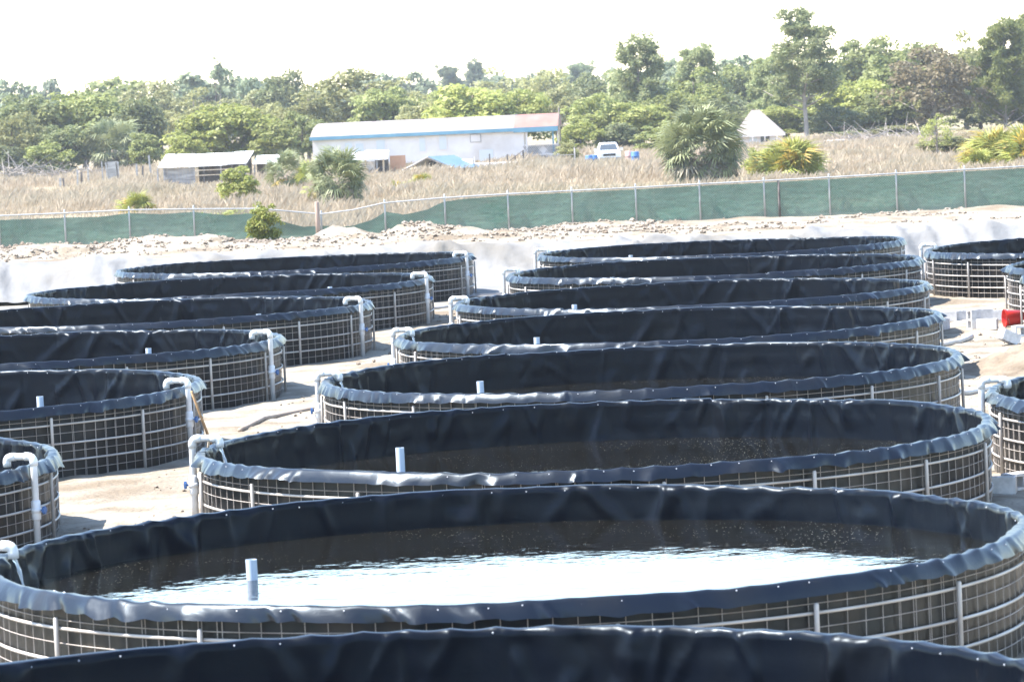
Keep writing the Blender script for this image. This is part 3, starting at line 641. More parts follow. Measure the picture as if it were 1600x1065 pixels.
# porch
boxm('porch_floor', ((B+C_)/2, DEP/2, .62), (C_-B, DEP, .16), M['grey_wood'], tr); boxm('porch_skirt', ((B+C_)/2+.0, .05, .27), (C_-B, .06, .54), M['grey_wood'], tr)
boxm('porch_post', (C_-.42, .02, 1.75), (.14, .14, 2.1), M['trim_blue'], tr); boxm('porch_post', (C_-.05, .6, 1.75), (.12, .12, 2.1), M['white_paint'], tr); boxm('porch_post', (B+.25, .0, 1.75), (.12, .12, 2.1), M['white_paint'], tr)
boxm('rail', ((B+C_)/2, -.04, 1.62), (C_-B, .08, .08), M['white_paint'], tr); boxm('rail', ((B+C_)/2, -.04, .80), (C_-B, .08, .10), M['white_paint'], tr)
boxm('rail_board', ((B+C_)/2, .06, 1.2), ((C_-B)*.98, .04, .74), M['white_paint'], tr)
mb = MB()
for s0, s1 in ((B+.1, B+1.15), (C_-1.0, C_-.1)):
    k = s0
    while k < s1:
        for sg in (1, -1):
            mb.box((k+.1, -.05-.012*sg, 1.2), (.045, .012, .95), M=Matrix.Rotation(sg*.7, 3, 'Y'))
        k += .17
o = mb.build('lattice', M['grey_wood'], tr); o['kind'] = 'stuff'
mb = MB(); mb.tube([(0, 0, 0), (.02, 0, at(876, 170, TY-1).z*.5), (0, 0, at(876, 168, TY-1).z)], [.09, .08, .06], 8); o = mb.build('utility_pole', M['dark_wood'], None, True)
q = at(876, 240, TY-1); o.location = (q.x, TY-1, 0); tag(o, 'thin dark pole standing at the porch end of the trailer', 'pole')

# left shed
SY = 312.0
def pz(px, py, Y=SY): return at(px, py, Y)
x0, x1 = pz(247, 260).x, pz(386, 254).x; xm_ = (x0+x1)/2
sh = empty('animal_shed', (xm_, SY, 0)); tag(sh, 'low shed with bright tin roof and board wall standing in dry grass', 'shed')
zt0, zt1 = pz(252, 241, SY+2.6).z, pz(388, 235, SY+2.6).z; ze0, ze1 = pz(245, 261).z, pz(383, 254).z
for i in range(9):                                   # roofing sheets
    f0, f1 = i/9, (i+1)/9-.006; mb = MB(); g0 = random.uniform(-.03, .03)
    L_ = lambda f, a, b: a+(b-a)*f
    sg = -.10*math.sin(math.pi*(f0+f1)/2)
    v = [(L_(f0, x0, x1)-xm_, -.1, L_(f0, ze0, ze1)+g0+sg), (L_(f1, x0, x1)-xm_, -.1, L_(f1, ze0, ze1)+g0+sg), (L_(f1, x0, x1)-xm_+.25, 2.6, L_(f1, zt0, zt1)+g0+sg), (L_(f0, x0, x1)-xm_+.25, 2.6, L_(f0, zt0, zt1)+g0+sg)]
    v2 = [(a, b, c-.03) for a, b, c in v]; mb.add(v+v2, [(0, 1, 2, 3), (7, 6, 5, 4), (0, 4, 5, 1), (1, 5, 6, 2), (2, 6, 7, 3), (3, 7, 4, 0)]); mb.build('roof_sheet', M['tin'], sh)
wz = ze0-.1
for i in range(8):
    w0 = pz(255+i*5.9, 275).x-xm_; b = 5.7*mpp(SY); boxm('wall_board', (w0+b/2, .3+random.uniform(-.01, .01), wz/2-.02), (b, .03, wz-random.uniform(0, .15)), M['grey_wood'], sh)
for px in (246, 256, 303, 318, 345, 362, 374, 384):
    boxm('post', (pz(px, 270).x-xm_, .12, wz/2), (.11, .11, wz), M['dark_wood'] if px in (318, 362) else M['grey_wood'], sh)
for k, z in enumerate((.75, 1.15, 1.55, 1.85)): boxm('rail', ((pz(305, 270).x+pz(372, 270).x)/2-xm_, .02, z), (67*mpp(SY), .05, .07), M['pale_wood'] if k != 3 else M['grey_wood'], sh)
boxm('back_wall', ((x1+pz(303, 270).x)/2-xm_, 2.4, 1.0), (x1-pz(303, 270).x, .05, 2.0), M['dark_wood'], sh)
x2 = pz(432, 250).x; s2 = empty('lean_to', ((pz(392, 250).x+x2)/2, SY+1, 0)); tag(s2, 'lean-to with white sloping roof between the tin shed and the palm', 'shed')
wd = x2-pz(392, 250).x; zl = pz(410, 257).z; mb = MB(); mb.box((0, 1.2, zl+.35), (wd, 2.8, .05), M=Matrix.Rotation(.22, 3, 'X')); mb.build('roof', M['tin'], s2)
boxm('wall', (0, 1.4, zl/2), (wd-.2, .06, zl), M['dark_wood'], s2)
for dx in (-wd/2+.1, 0, wd/2-.1): boxm('post', (dx, .1, zl/2), (.1, .1, zl), M['grey_wood'], s2)
# scrap shelter beside trailer
SY2 = 316.0; q0, q1 = at(548, 255, SY2).x, at(606, 255, SY2).x
s3 = empty('scrap_shelter', ((q0+q1)/2, SY2, 0)); tag(s3, 'ramshackle shelter of white sheets on posts in front of the trailer', 'shelter')
zz = at(575, 250, SY2).z
for i in range(3):
    w = (q1-q0)/3; mb = MB(); mb.box((-(q1-q0)/2+w*(i+.5), .6, zz+.32+random.uniform(-.06, .10)), (w-.05, 1.7, .05), M=Matrix.Rotation(.40, 3, 'X') @ Matrix.Rotation(random.uniform(-.06, .06), 3, 'Y')); mb.build('roof_sheet', M['tin'], s3)
for dx in (-1.3, -.35, .6, 1.1, 1.45): boxm('post', (dx, random.uniform(0, .6), zz/2), (.13, .13, zz), random.choice([M['grey_wood'], M['dark_wood'], M['pale_wood']]), s3)
boxm('side_panel', (.85, .9, zz/2), (1.0, .05, zz*.9), M['dark_wood'], s3); boxm('side_panel', (-.5, 1.1, zz/2), (1.6, .05, zz*.8), M['white_paint'], s3)
q = at(622, 260, 318); o = boxm('rusty_board', (0, 0, .8), (1.25, .08, 1.5), M['orange_wood'], None, .1); o.location = (q.x, 318, 0); tag(o, 'rusty brown panel leaning beside the gabled pavilion', 'panel')
# gabled pavilion with blue tin roof
PY = 312.0; q = at(690, 270, PY); pv = empty('pavilion', (q.x, PY, 0), math.radians(-32)); tag(pv, 'small open pavilion with blue tin gable roof in dry grass', 'pavilion')
zr = at(672, 244, PY).z; zev = at(690, 261, PY).z; hw, ln = 2.35, 3.3
def slope(mb, sx, x_in, x_out, zi, zo, y0, y1, t=.05):
    v = [(sx*x_in, y0, zi), (sx*x_out, y0, zo), (sx*x_out, y1, zo), (sx*x_in, y1, zi)]; v2 = [(a, b, c-t) for a, b, c in v]
    mb.add(v+v2, [(0, 1, 2, 3), (7, 6, 5, 4), (0, 4, 5, 1), (1, 5, 6, 2), (2, 6, 7, 3), (3, 7, 4, 0)])
for i in range(5):
    y0, y1 = -ln/2+ln*i/5, -ln/2+ln*(i+1)/5-.01
    for sx in (1, -1): mb = MB(); slope(mb, sx, .02, hw+.3, zr, zev-.1, y0, y1); mb.build('roof_sheet', M['tin_blue'] if (sx > 0 or i > 2) else M['tin'], pv)
for yy in (-ln/2-.06, 0, ln/2-.3):
    for sx in (1, -1):
        mb = MB(); mb.tube([(0, yy, zr-.10), (sx*(hw+.25), yy, zev-.20)], .065, 4); mb.build('rafter', M['dark_wood'], pv)
    boxm('tie_beam', (0, yy+.03, zev+.0), (hw*2, .09, .12), M['dark_wood'] if yy > -1 else M['pale_wood'], pv)
for sx in (-1, -.33, .33, 1):
    for yy in (-ln/2+.08, ln/2-.1): boxm('post', (sx*hw, yy, (zev-.05)/2), (.1, .1, zev-.05), M['grey_wood'], pv)
for k in range(7): boxm('bale', (-hw+.5+k*.62, .2, .22), (.5, .7, .44), M['dark_wood'] if k % 2 else M['grey_wood'], pv)
boxm('counter', (.2, ln/2-.3, .75), (hw*1.6, .1, .7), M['white_paint'], pv)
# rail fence before the trailer
rf = empty('post_and_rail_fence', (at(790, 268, 322).x, 322, 0)); tag(rf, 'sparse post and rail fence with sloping handrail before the trailer', 'fence'); rx = rf.location.x
for px, h in ((742, 1.15), (766, 1.3), (794, 1.2), (806, 1.1), (853, 1.0), (861, .9), (899, 1.5)): boxm('post', (at(px, 268, 322).x-rx, 0, h/2), (.1, .1, h), M['white_paint'] if px in (742, 899, 861) else M['dark_wood'], rf)
boxm('rail', (at(876, 265, 322).x-rx, -.06, .95), (46*mpp(322), .05, .06), M['grey_wood'], rf)
a, b = at(788, 268, 322), at(818, 249, 322); mb = MB(); mb.tube([(a.x-rx, -.1, .35), (b.x-rx, -.1, 1.45)], .04, 6); mb.build('handrail', M['dark_wood'], rf); boxm('post', (b.x-rx, -.05, .75), (.13, .13, 1.5), M['dark_wood'], rf)
q = at(790, 264, 327); o = boxm('white_slab', (0, 0, .25), (7.4, 3.0, .5), M['white_paint'], None); o.location = (q.x-.8, 327, 0); tag(o, 'low white platform lying in front of the trailer wall', 'platform')
# old wooden posts at left
wf = empty('old_post_fence', (at(170, 290, 330).x, 330, 0)); tag(wf, 'broken row of old fence posts in grass beside the tin shed', 'fence'); wx = wf.location.x
for px, h in ((95, .9), (99, 1.0), (122, 1.3), (129, 1.2), (140, 1.5), (160, 2.0), (170, 1.9), (187, 1.8), (215, 1.6), (223, 1.7), (238, 2.1)):
    o = boxm('post', (at(px, 290, 330).x-wx, random.uniform(-.5, .5), h/2), (random.uniform(.09, .16), .12, h), random.choice([M['dark_wood'], M['grey_wood']]), wf); o.rotation_euler = (0, random.uniform(-.08, .08), 0)
boxm('panel', (at(178, 290, 330).x-wx, .1, 1.0), (18*mpp(330), .05, 1.9), M['grey_wood'], wf)
# house behind big palm
HY = 404.0; q0, q1 = at(1148, 215, HY).x, at(1224, 210, HY).x
hs = empty('small_house', ((q0+q1)/2, HY, 0)); tag(hs, 'small white house with pale hipped roof half hidden by the big palm', 'house')
w = (q1-q0); ze, zr = at(1190, 210, HY).z, at(1183, 172, HY).z
mb = MB(); mb.add([(-w/2-.2, -.3, ze), (w/2+.2, -.3, ze), (w/2+.2, 4.3, ze), (-w/2-.2, 4.3, ze), (-.7, 2, zr), (.1, 2, zr)], [(0, 1, 5, 4), (1, 2, 5), (2, 3, 4, 5), (3, 0, 4), (3, 2, 1, 0)]); mb.build('roof', M['roof_pale'], hs)
boxm('wall', (0, 2, ze/2-.01), (w-.2, 3.8, ze-.02), M['white_paint'], hs); boxm('fascia', (0, -.32, ze-.1), (w+.4, .04, .2), M['white_paint'], hs)
boxm('window', (.6, .08, ze*.55), (.9, .06, .7), M['window_dark'], hs); boxm('door', (-.6, .08, ze*.42), (.8, .06, ze*.8), M['window'], hs)
for k in range(4): boxm('porch_rail_post', (-w/2+.6+k*w/4, -.9, .5), (.1, .1, 1.0), M['white_paint'], hs)
# ---- white pickup, seen from the front
CY_ = 321.0; q = at(953, 258, CY_); car = empty('pickup_truck', (q.x, CY_, 0), math.radians(6)); tag(car, 'white pickup truck parked facing the camera by blue barrels', 'truck')
def loft(mb, secs):
    o = 0; n = len(secs[0]); vs = [v for s_ in secs for v in s_]; fs = []
    for i in range(len(secs)-1):
        for j in range(n): fs.append((i*n+j, i*n+(j+1) % n, (i+1)*n+(j+1) % n, (i+1)*n+j))
    fs.append(tuple(range(n-1, -1, -1))); fs.append(tuple((len(secs)-1)*n+j for j in range(n))); mb.add(vs, fs)
def sec(y, hwid, z0, z1, r=.12): return [(-hwid+r, y, z0), (hwid-r, y, z0), (hwid, y, z0+r), (hwid, y, z1-r), (hwid-r, y, z1), (-hwid+r, y, z1), (-hwid, y, z1-r), (-hwid, y, z0+r)]
mb = MB(); loft(mb, [sec(0, .82, .45, .98), sec(.12, .92, .40, 1.06), sec(1.3, .96, .40, 1.14), sec(4.9, .96, .42, 1.12), sec(5.0, .92, .45, 1.05)]); mb.build('body', M['car'], car)
mb = MB(); loft(mb, [sec(1.25, .86, 1.13, 1.16, .01), sec(1.95, .74, 1.14, 1.76, .12), sec(2.9, .74, 1.14, 1.78, .12), sec(3.2, .84, 1.13, 1.16, .01)]); mb.build('cab', M['car'], car)
mb = MB(); v = [(-.74, 1.36, 1.20), (.74, 1.36, 1.20), (.62, 1.88, 1.66), (-.62, 1.88, 1.66)]; mb.add([(a, b-.10, c) for a, b, c in v], [(0, 1, 2, 3)]); mb.build('windscreen', M['window_dark'], car)
boxm('bumper', (0, -.07, .52), (1.8, .14, .20), M['steel'], car); boxm('grille', (0, -.012, .82), (1.0, .04, .2), M['black'], car)
for sx in (-1, 1):
    boxm('headlight', (sx*.68, -.012, .82), (.26, .05, .17), M['lamp'], car); boxm('wing_mirror', (sx*1.06, 1.5, 1.22), (.2, .1, .2), M['car'], car)
    for yy in (.95, 3.95):
        mb = MB(); mb.tube([(sx*.72, yy, .37), (sx*.95, yy, .37)], .37, 16); wh = mb.build('wheel', M['black'], car); mb = MB(); mb.tube([(sx*.95, yy, .37), (sx*.97, yy, .37)], .2, 12); mb.build('rim', M['steel'], wh)
def barrel(px, py, Y, m, label, h=.92, r=.30):
    q = at(px, py, Y); mb = MB(); mb.tube([(0, 0, 0), (0, 0, .03), (0, 0, h*.32), (0, 0, h*.34), (0, 0, h*.36), (0, 0, h*.64), (0, 0, h*.66), (0, 0, h*.68), (0, 0, h-.05), (0, 0, h)], [r*.9, r, r, r*1.05, r, r, r*1.05, r, r, r*.9], 14); o = mb.build('barrel', m, None, True); o.location = (q.x, Y, 0); tag(o, label, 'barrel')
barrel(921, 258, 316, M['blue_plastic'], 'blue plastic barrel on the trailer side of the pickup'); barrel(929, 258, 317.2, M['blue_plastic'], 'blue barrel tucked close against the pickup bumper')
barrel(993, 258, 316, M['blue_plastic'], 'pale blue drum on the palm side of the pickup', 1.05, .33); barrel(983, 257, 317, M['pink_plastic'], 'faded pinkish barrel between pickup and blue drum', 1.1)
barrel(914, 260, 315, M['dark_wood'], 'dark low drum next to the two blue barrels', .55, .3)

# ------------------------------------------------------------------ vegetation
def leaf_quads(pos, nrm, size, aspect=.55, rg=rng):
    """one folded-free diamond per leaf clump: pos (n,3), nrm (n,3), size (n,)"""
    n = len(pos); r = rg.normal(size=(n, 3)); a = np.cross(nrm, r); a /= np.linalg.norm(a, axis=1)[:, None]+1e-9; b = np.cross(nrm, a); b /= np.linalg.norm(b, axis=1)[:, None]+1e-9
    s = size[:, None]
    V = np.stack([pos-a*s, pos-b*s*aspect, pos+a*s, pos+b*s*aspect], 1)
    return V.reshape(-1, 3), np.arange(4*n).reshape(n, 4)
def crown_broad(seed, w=10, h=10, z0=.05, clumps=60, per=150, leaf=.26, spread=1.0, flat=.8):
    rg = np.random.default_rng(seed); P = []; Nn = []
    for i in range(clumps):
        while True:
            d = rg.normal(size=3); d /= np.linalg.norm(d); rad = rg.uniform(.35, 1.0)**.6
            c = d*rad*np.array([w*.40, w*.40, h*(1-z0)*.42])
            lump = 1+.28*math.sin(2.3*d[0]*3+seed)*math.cos(2.1*d[2]*3+seed*.7+d[1]*2); c *= lump
            c[2] += h*(z0+(1-z0)*.50)
            if c[2] > h*z0: break
        rc = rg.uniform(.085, .175)*w*spread
        k = int(per*(rc/(.13*w))**2); q = rg.normal(size=(k, 3)); q /= np.linalg.norm(q, axis=1)[:, None]; q[:, 2] = np.where(q[:, 2] < -.35, -q[:, 2], q[:, 2])
        rr = rc*(.45+.65*rg.random((k, 1))**.7); P.append(c+q*rr*np.array([1, 1, flat])); Nn.append(q*.8+rg.normal(size=(k, 3))*.55+np.array([-.25, -.1, .45]))
    P = np.concatenate(P); Nn = np.concatenate(Nn); Nn /= np.linalg.norm(Nn, axis=1)[:, None]; P[:, 2] = np.maximum(P[:, 2], .05)
    V, F = leaf_quads(P, Nn, leaf*rg.uniform(.55, 1.35, len(P)), .6, rg); return mesh_np('crown', V, F)
def limbs(seed, h, w, trunk_r, first, n, zmax=.85, tipz=None, lean=.0, mat_r=.35):
    rr = random.Random(seed); mb = MB(); top = h*zmax; tp = [Vector((math.sin(i*1.3+seed)*.02*h*i/6+lean*i, math.cos(i*1.7+seed)*.02*h*i/6, top*i/6)) for i in range(7)]
    mb.tube([tp[0]-Vector((0, 0, .4))]+tp, [trunk_r*1.25]+[trunk_r*(1-.82*i/6) for i in range(7)], 8); ends = []
    for i in range(n):
        f = first+(1-first)*(i+.5)/n*.97; k = min(5, int(f*6)); p0 = tp[k].lerp(tp[k+1], f*6-k); a = i*2.4+rr.uniform(-.5, .5)
        ln = w*.5*rr.uniform(.6, 1.0)*(1.05-.55*f); e = p0+Vector((math.cos(a)*ln, math.sin(a)*ln, ln*rr.uniform(.25, .75))); mid = p0.lerp(e, .5)+Vector((0, 0, -.06*ln))
        r0 = trunk_r*(1-.82*f)*.55; mb.tube([p0, mid, e], [r0, r0*.65, r0*.25], 5); ends.append((p0, e))
        for q in range(2):
            s0 = p0.lerp(e, rr.uniform(.4, .8)); e2 = s0+Vector((rr.uniform(-.3, .3)*ln, rr.uniform(-.3, .3)*ln, rr.uniform(.1, .4)*ln)); mb.tube([s0, e2], [r0*.4, r0*.15], 4); ends.append((s0, e2))
    return mb, ends, tp
def crown_pine(seed, ends, tp, tuft=.85, per=52, leaf=.34, extra=0):
    rg = np.random.default_rng(seed); C = []
    for p0, e in ends:
        for f in (.55, .8, 1.02): C.append(np.array(p0.lerp(e, f))+rg.normal(size=3)*.18)
    for i in range(8): C.append(np.array(tp[-1])+rg.normal(size=3)*np.array([.5, .5, .5])+np.array([0, 0, .2]))
    for i in range(extra): p0, e = ends[rg.integers(len(ends))]; C.append(np.array(p0.lerp(e, rg.uniform(.5, 1.1)))+rg.normal(size=3)*.45)
    P = []; D = []
    for c in C:
        t = tuft*rg.uniform(.55, 1.2); q = rg.normal(size=(per, 3)); q /= np.linalg.norm(q, axis=1)[:, None]
        P.append(c+q*t*rg.uniform(.25, .8, (per, 1))*np.array([1, 1, .7])); D.append(q)
    P = np.concatenate(P); D = np.concatenate(D); n = len(P); r = rg.normal(size=(n, 3)); b = np.cross(D, r); b /= np.linalg.norm(b, axis=1)[:, None]
    s = (leaf*rg.uniform(.6, 1.3, n))[:, None]; V = np.stack([P-D*s*.6, P-b*s*.26, P+D*s, P+b*s*.26], 1).reshape(-1, 3)
    return mesh_np('crown', V, np.arange(4*n).reshape(n, 4))
PROTO = {}
def mk_broad(key, seed, **kw):
    mb, e, tp = limbs(seed, 10, 8, .32, .22, 12); PROTO[key] = (mb.mesh('trunk', True), crown_broad(seed, **kw))
mk_broad('b1', 11); mk_broad('b2', 12, clumps=75, per=120); mk_broad('b3', 13, clumps=48, spread=1.2); mk_broad('b4', 14, clumps=85, per=95, spread=.85)
mk_broad('o1', 21, clumps=110, per=80, leaf=.24, spread=.75); mk_broad('o2', 22, clumps=95, per=100, leaf=.24, spread=.85)
mk_broad('s1', 31, clumps=46, per=75, leaf=.20, z0=.10, spread=.72)                 # thin, see-through
mk_broad('f1', 41, clumps=45, per=70, leaf=.42); mk_broad('f2', 42, clumps=38, per=75, leaf=.42, z0=.3)
mk_broad('k1', 51, clumps=80, per=70, leaf=.34, z0=-.12, spread=.95); mk_broad('k2', 52, clumps=90, per=60, leaf=.32, z0=-.10, spread=.9)   # shrubs
mb, e, tp = limbs(61, 14, 10.5, .24, .26, 30, .95); PROTO['p1'] = (mb.mesh('trunk', True), crown_pine(61, e, tp, .85, 46, .28, extra=75))
mb, e, tp = limbs(62, 12, 8, .20, .12, 30, .96); PROTO['p2'] = (mb.mesh('trunk', True), crown_pine(62, e, tp, .85, 46, .28, extra=60))
mb, e, tp = limbs(63, 12, 11, .22, .04, 38, .92); PROTO['p3'] = (mb.mesh('trunk', True), crown_pine(63, e, tp, .9, 55, .32, extra=110))
mb, e, tp = limbs(71, 12, 2.0, .16, .6, 6, .98); PROTO['g1'] = (mb.mesh('trunk', True), crown_pine(71, e, tp, .5, 22, .28))
PH = {'p1': (15.4, 9.8), 'p2': (11.8, 8.5), 'p3': (11.9, 9.4), 'g1': (12, 2.6)}
def tree(key, px, top, wpx, Y, leaf, label, cat='tree', group='trees beyond the dry field', bark='bark', rz=None, name=None, base=-.06):
    q = at(px, top, Y); h = q.z-base; H0, W0 = PH.get(key, (9.7, 8.8)); w = wpx*mpp(Y)
    t = empty(name or ('pine_tree' if key[0] in 'pg' else 'shrub' if cat == 'shrub' else 'broadleaf_tree'), (q.x, Y, base), random.uniform(0, 6.28) if rz is None else rz); t.scale = (w/W0, w/W0, h/H0); tag(t, label, cat, group)
    tm, cm = PROTO[key]
    for nm, me, ma in (('trunk', tm, M[bark]), ('crown', cm, M[leaf])):
        if len(me.materials) == 0: me.materials.append(ma)
        o = bpy.data.objects.new(nm, me); COL.objects.link(o); o.parent = t
        o.material_slots[0].link = 'OBJECT'; o.material_slots[0].material = ma
    return t
T = tree
# far hazy trees
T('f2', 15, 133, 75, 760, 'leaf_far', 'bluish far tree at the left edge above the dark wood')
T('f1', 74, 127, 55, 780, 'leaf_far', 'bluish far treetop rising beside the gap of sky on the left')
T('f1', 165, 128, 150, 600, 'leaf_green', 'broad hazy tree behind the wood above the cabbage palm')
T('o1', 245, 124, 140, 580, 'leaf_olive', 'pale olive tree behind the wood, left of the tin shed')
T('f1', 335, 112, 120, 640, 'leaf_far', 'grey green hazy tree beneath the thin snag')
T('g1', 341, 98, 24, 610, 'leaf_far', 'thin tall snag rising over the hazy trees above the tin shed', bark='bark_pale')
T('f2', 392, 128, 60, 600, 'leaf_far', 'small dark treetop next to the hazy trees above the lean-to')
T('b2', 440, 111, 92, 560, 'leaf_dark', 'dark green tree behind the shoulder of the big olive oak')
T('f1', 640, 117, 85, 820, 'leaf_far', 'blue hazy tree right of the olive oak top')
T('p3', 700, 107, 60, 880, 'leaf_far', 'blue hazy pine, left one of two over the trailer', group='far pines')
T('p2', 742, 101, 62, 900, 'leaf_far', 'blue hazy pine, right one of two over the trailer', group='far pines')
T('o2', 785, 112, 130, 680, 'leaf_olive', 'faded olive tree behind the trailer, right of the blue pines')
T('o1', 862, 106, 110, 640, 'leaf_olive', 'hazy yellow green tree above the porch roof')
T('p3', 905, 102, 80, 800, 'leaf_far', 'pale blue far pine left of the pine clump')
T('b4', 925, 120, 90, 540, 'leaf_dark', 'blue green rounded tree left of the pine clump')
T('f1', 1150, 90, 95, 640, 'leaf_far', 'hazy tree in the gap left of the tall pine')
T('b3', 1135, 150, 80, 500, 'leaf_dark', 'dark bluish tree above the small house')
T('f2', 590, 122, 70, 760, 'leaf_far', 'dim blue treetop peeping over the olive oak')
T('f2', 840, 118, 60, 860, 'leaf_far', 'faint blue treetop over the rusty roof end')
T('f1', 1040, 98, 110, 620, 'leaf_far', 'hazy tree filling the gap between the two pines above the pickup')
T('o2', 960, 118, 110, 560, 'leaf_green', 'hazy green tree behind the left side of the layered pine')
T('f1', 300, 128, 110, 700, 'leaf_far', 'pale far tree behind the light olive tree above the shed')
T('o1', 395, 140, 100, 560, 'leaf_olive', 'pale olive tree behind the bright spreading tree')
T('o2', 625, 128, 110, 560, 'leaf_olive', 'pale olive tree right behind the biggest oak')
T('b1', 1270, 100, 130, 560, 'leaf_green', 'hazy green tree behind the tallest pine trunk')
T('b2', 1430, 68, 120, 560, 'leaf_green', 'hazy high tree behind the brownish tree')
# left wood
T('b1', 40, 148, 120, 430, 'leaf_dark', 'dense dark tree at the upper left edge')
T('b2', 128, 143, 150, 432, 'leaf_green', 'largest dense green tree of the left wood')
T('b3', 213, 160, 100, 420, 'leaf_dark', 'dark tree at the right end of the left wood')
T('b4', 18, 182, 95, 402, 'leaf_olive', 'yellowish bushy tree low at the left edge')
T('b1', 100, 196, 100, 408, 'leaf_dark', 'shadowy dark tree left of the cabbage palm')
T('k2', 70, 222, 85, 392, 'leaf_green', 'low green bush at the foot of the left wood')
T('k1', 8, 232, 70, 388, 'leaf_dark', 'dark low bush at the left edge above the grass')
T('k1', 225, 212, 60, 400, 'leaf_green', 'low bush between the cabbage palm and the tin shed')
T('o2', 300, 146, 120, 500, 'leaf_olive', 'light olive tree above the tin shed roof')
T('b2', 352, 163, 150, 388, 'leaf_bright', 'bright green spreading tree behind the tin shed')
T('k2', 290, 205, 70, 380, 'leaf_bright', 'yellow green bush touching the tin shed roof')
T('o1', 425, 160, 85, 480, 'leaf_olive', 'olive tree between the bright spreading tree and the oak')
T('k1', 425, 195, 90, 385, 'leaf_bright', 'sunny green bush left of the trailer end')
# behind the trailer
T('o1', 545, 107, 180, 450, 'leaf_olive', 'biggest olive tinted oak crown left above the trailer')
T('o2', 478, 140, 95, 436, 'leaf_olive', 'olive tree at the left flank of the big oak')
T('b4', 470, 178, 70, 410, 'leaf_green', 'green bush at the trailer left roof corner')
T('b1', 598, 138, 110, 436, 'leaf_green', 'green tree right below the big oak crown')
T('o2', 660, 150, 100, 430, 'leaf_olive', 'yellowish tree behind the middle of the trailer roof')
T('b2', 735, 132, 150, 405, 'leaf_bright', 'bright green dome of a tree behind the trailer')
T('b1', 808, 141, 110, 408, 'leaf_bright', 'bright green tree behind the rusty roof end')
T('b3', 700, 150, 90, 410, 'leaf_green', 'green tree left of the bright dome behind the trailer')
T('o1', 868, 138, 90, 470, 'leaf_olive', 'light olive tree just right of the porch')
# centre right clump with pines
T('p2', 998, 67, 130, 425, 'leaf_pine', 'tall pine with layered crown in the clump above the pickup', bark='bark_pale')
T('p3', 1086, 78, 105, 470, 'leaf_pine', 'dark round topped pine right of the layered one')
T('b4', 930, 152, 110, 400, 'leaf_green', 'green tree right of the dark pole')
T('b2', 1000, 160, 120, 398, 'leaf_bright', 'leafy green tree low under the layered pine')
T('b1', 1050, 148, 110, 420, 'leaf_green', 'green tree between layered pine and big palm')
T('k2', 905, 190, 75, 386, 'leaf_bright', 'bright bush right of the porch')
T('k1', 965, 196, 80, 388, 'leaf_dark', 'dark bush directly behind the pickup')
T('k2', 1030, 195, 85, 380, 'leaf_green', 'green bush left of the big palm')
T('k2', 884, 220, 40, 330, 'leaf_olive', 'small olive shrub in front of the porch corner', 'shrub', 'shrubs in the field')
T('b3', 1110, 160, 90, 430, 'leaf_dark', 'dark tree right behind the big palm')
T('b2', 985, 112, 105, 428, 'leaf_pine', 'soft grey green tree filling the lower half of the layered pine')
T('o2', 1082, 115, 120, 450, 'leaf_green', 'green tree below the dark round topped pine')
T('b1', 1160, 100, 115, 540, 'leaf_green', 'hazy green tree between round topped pine and tallest pine')
T('o1', 1530, 75, 110, 520, 'leaf_green', 'hazy green tree behind the gap beside the dense dark pine')
# right
T('p1', 1252, 10, 165, 405, 'leaf_pine', 'tallest pine with bare lower trunk beside the small house', bark='bark_pale')
T('p3', 1200, 92, 95, 432, 'leaf_pine', 'soft lighter pine behind the left side of the tallest pine')
T('b1', 1345, 62, 130, 480, 'leaf_green', 'high green tree right of the tallest pine')
T('b3', 1292, 120, 95, 450, 'leaf_dark', 'dark blue green tree close behind the tallest trunk')
T('o2', 1400, 66, 130, 460, 'leaf_green', 'high green crown left of the brownish tree')
T('b2', 1345, 125, 130, 425, 'leaf_bright', 'light green tree under the high ones, right of the tallest trunk')
T('b4', 1300, 165, 90, 408, 'leaf_dark', 'dark bush tree at the foot of the tallest pine')
T('b1', 1225, 165, 110, 425, 'leaf_bright', 'light green tree behind the small house')
T('b3', 1380, 150, 110, 412, 'leaf_green', 'green tree left below the brownish one')
T('o1', 1455, 72, 150, 410, 'leaf_brown', 'brownish half bare tree in the right wood', bark='bark_pale')
T('o1', 1440, 135, 120, 418, 'leaf_olive', 'dull olive tree within the brownish one')
T('o2', 1505, 60, 120, 450, 'leaf_olive', 'olive green crown between the brownish tree and the dark pine')
T('p3', 1565, 40, 130, 415, 'leaf_green', 'dense dark pine near the right edge', bark='bark_pale')
T('p3', 1612, 30, 100, 430, 'leaf_green', 'dark pine cut by the right edge')
T('b4', 1530, 140, 110, 425, 'leaf_dark', 'shaded tree under the dense dark pine')
T('b1', 1600, 150, 110, 420, 'leaf_dark', 'shaded tree at the right edge under the cut pine')
T('k1', 1400, 198, 110, 402, 'leaf_olive', 'dull low thicket behind the brush pile')
T('k2', 1315, 205, 80, 398, 'leaf_green', 'low bush right of the tallest pine foot')
T('s1', 1462, 178, 60, 300, 'leaf_bright', 'viny yellow green sapling in front of the brownish tree', 'shrub', 'shrubs in the field')
T('k1', 1480, 215, 90, 305, 'leaf_olive', 'viny low thicket below the brownish tree', 'shrub', 'shrubs in the field')
T('s1', 1530, 200, 110, 310, 'leaf_brown', 'dry twiggy thicket behind the right palmettos', 'shrub', 'shrubs in the field')
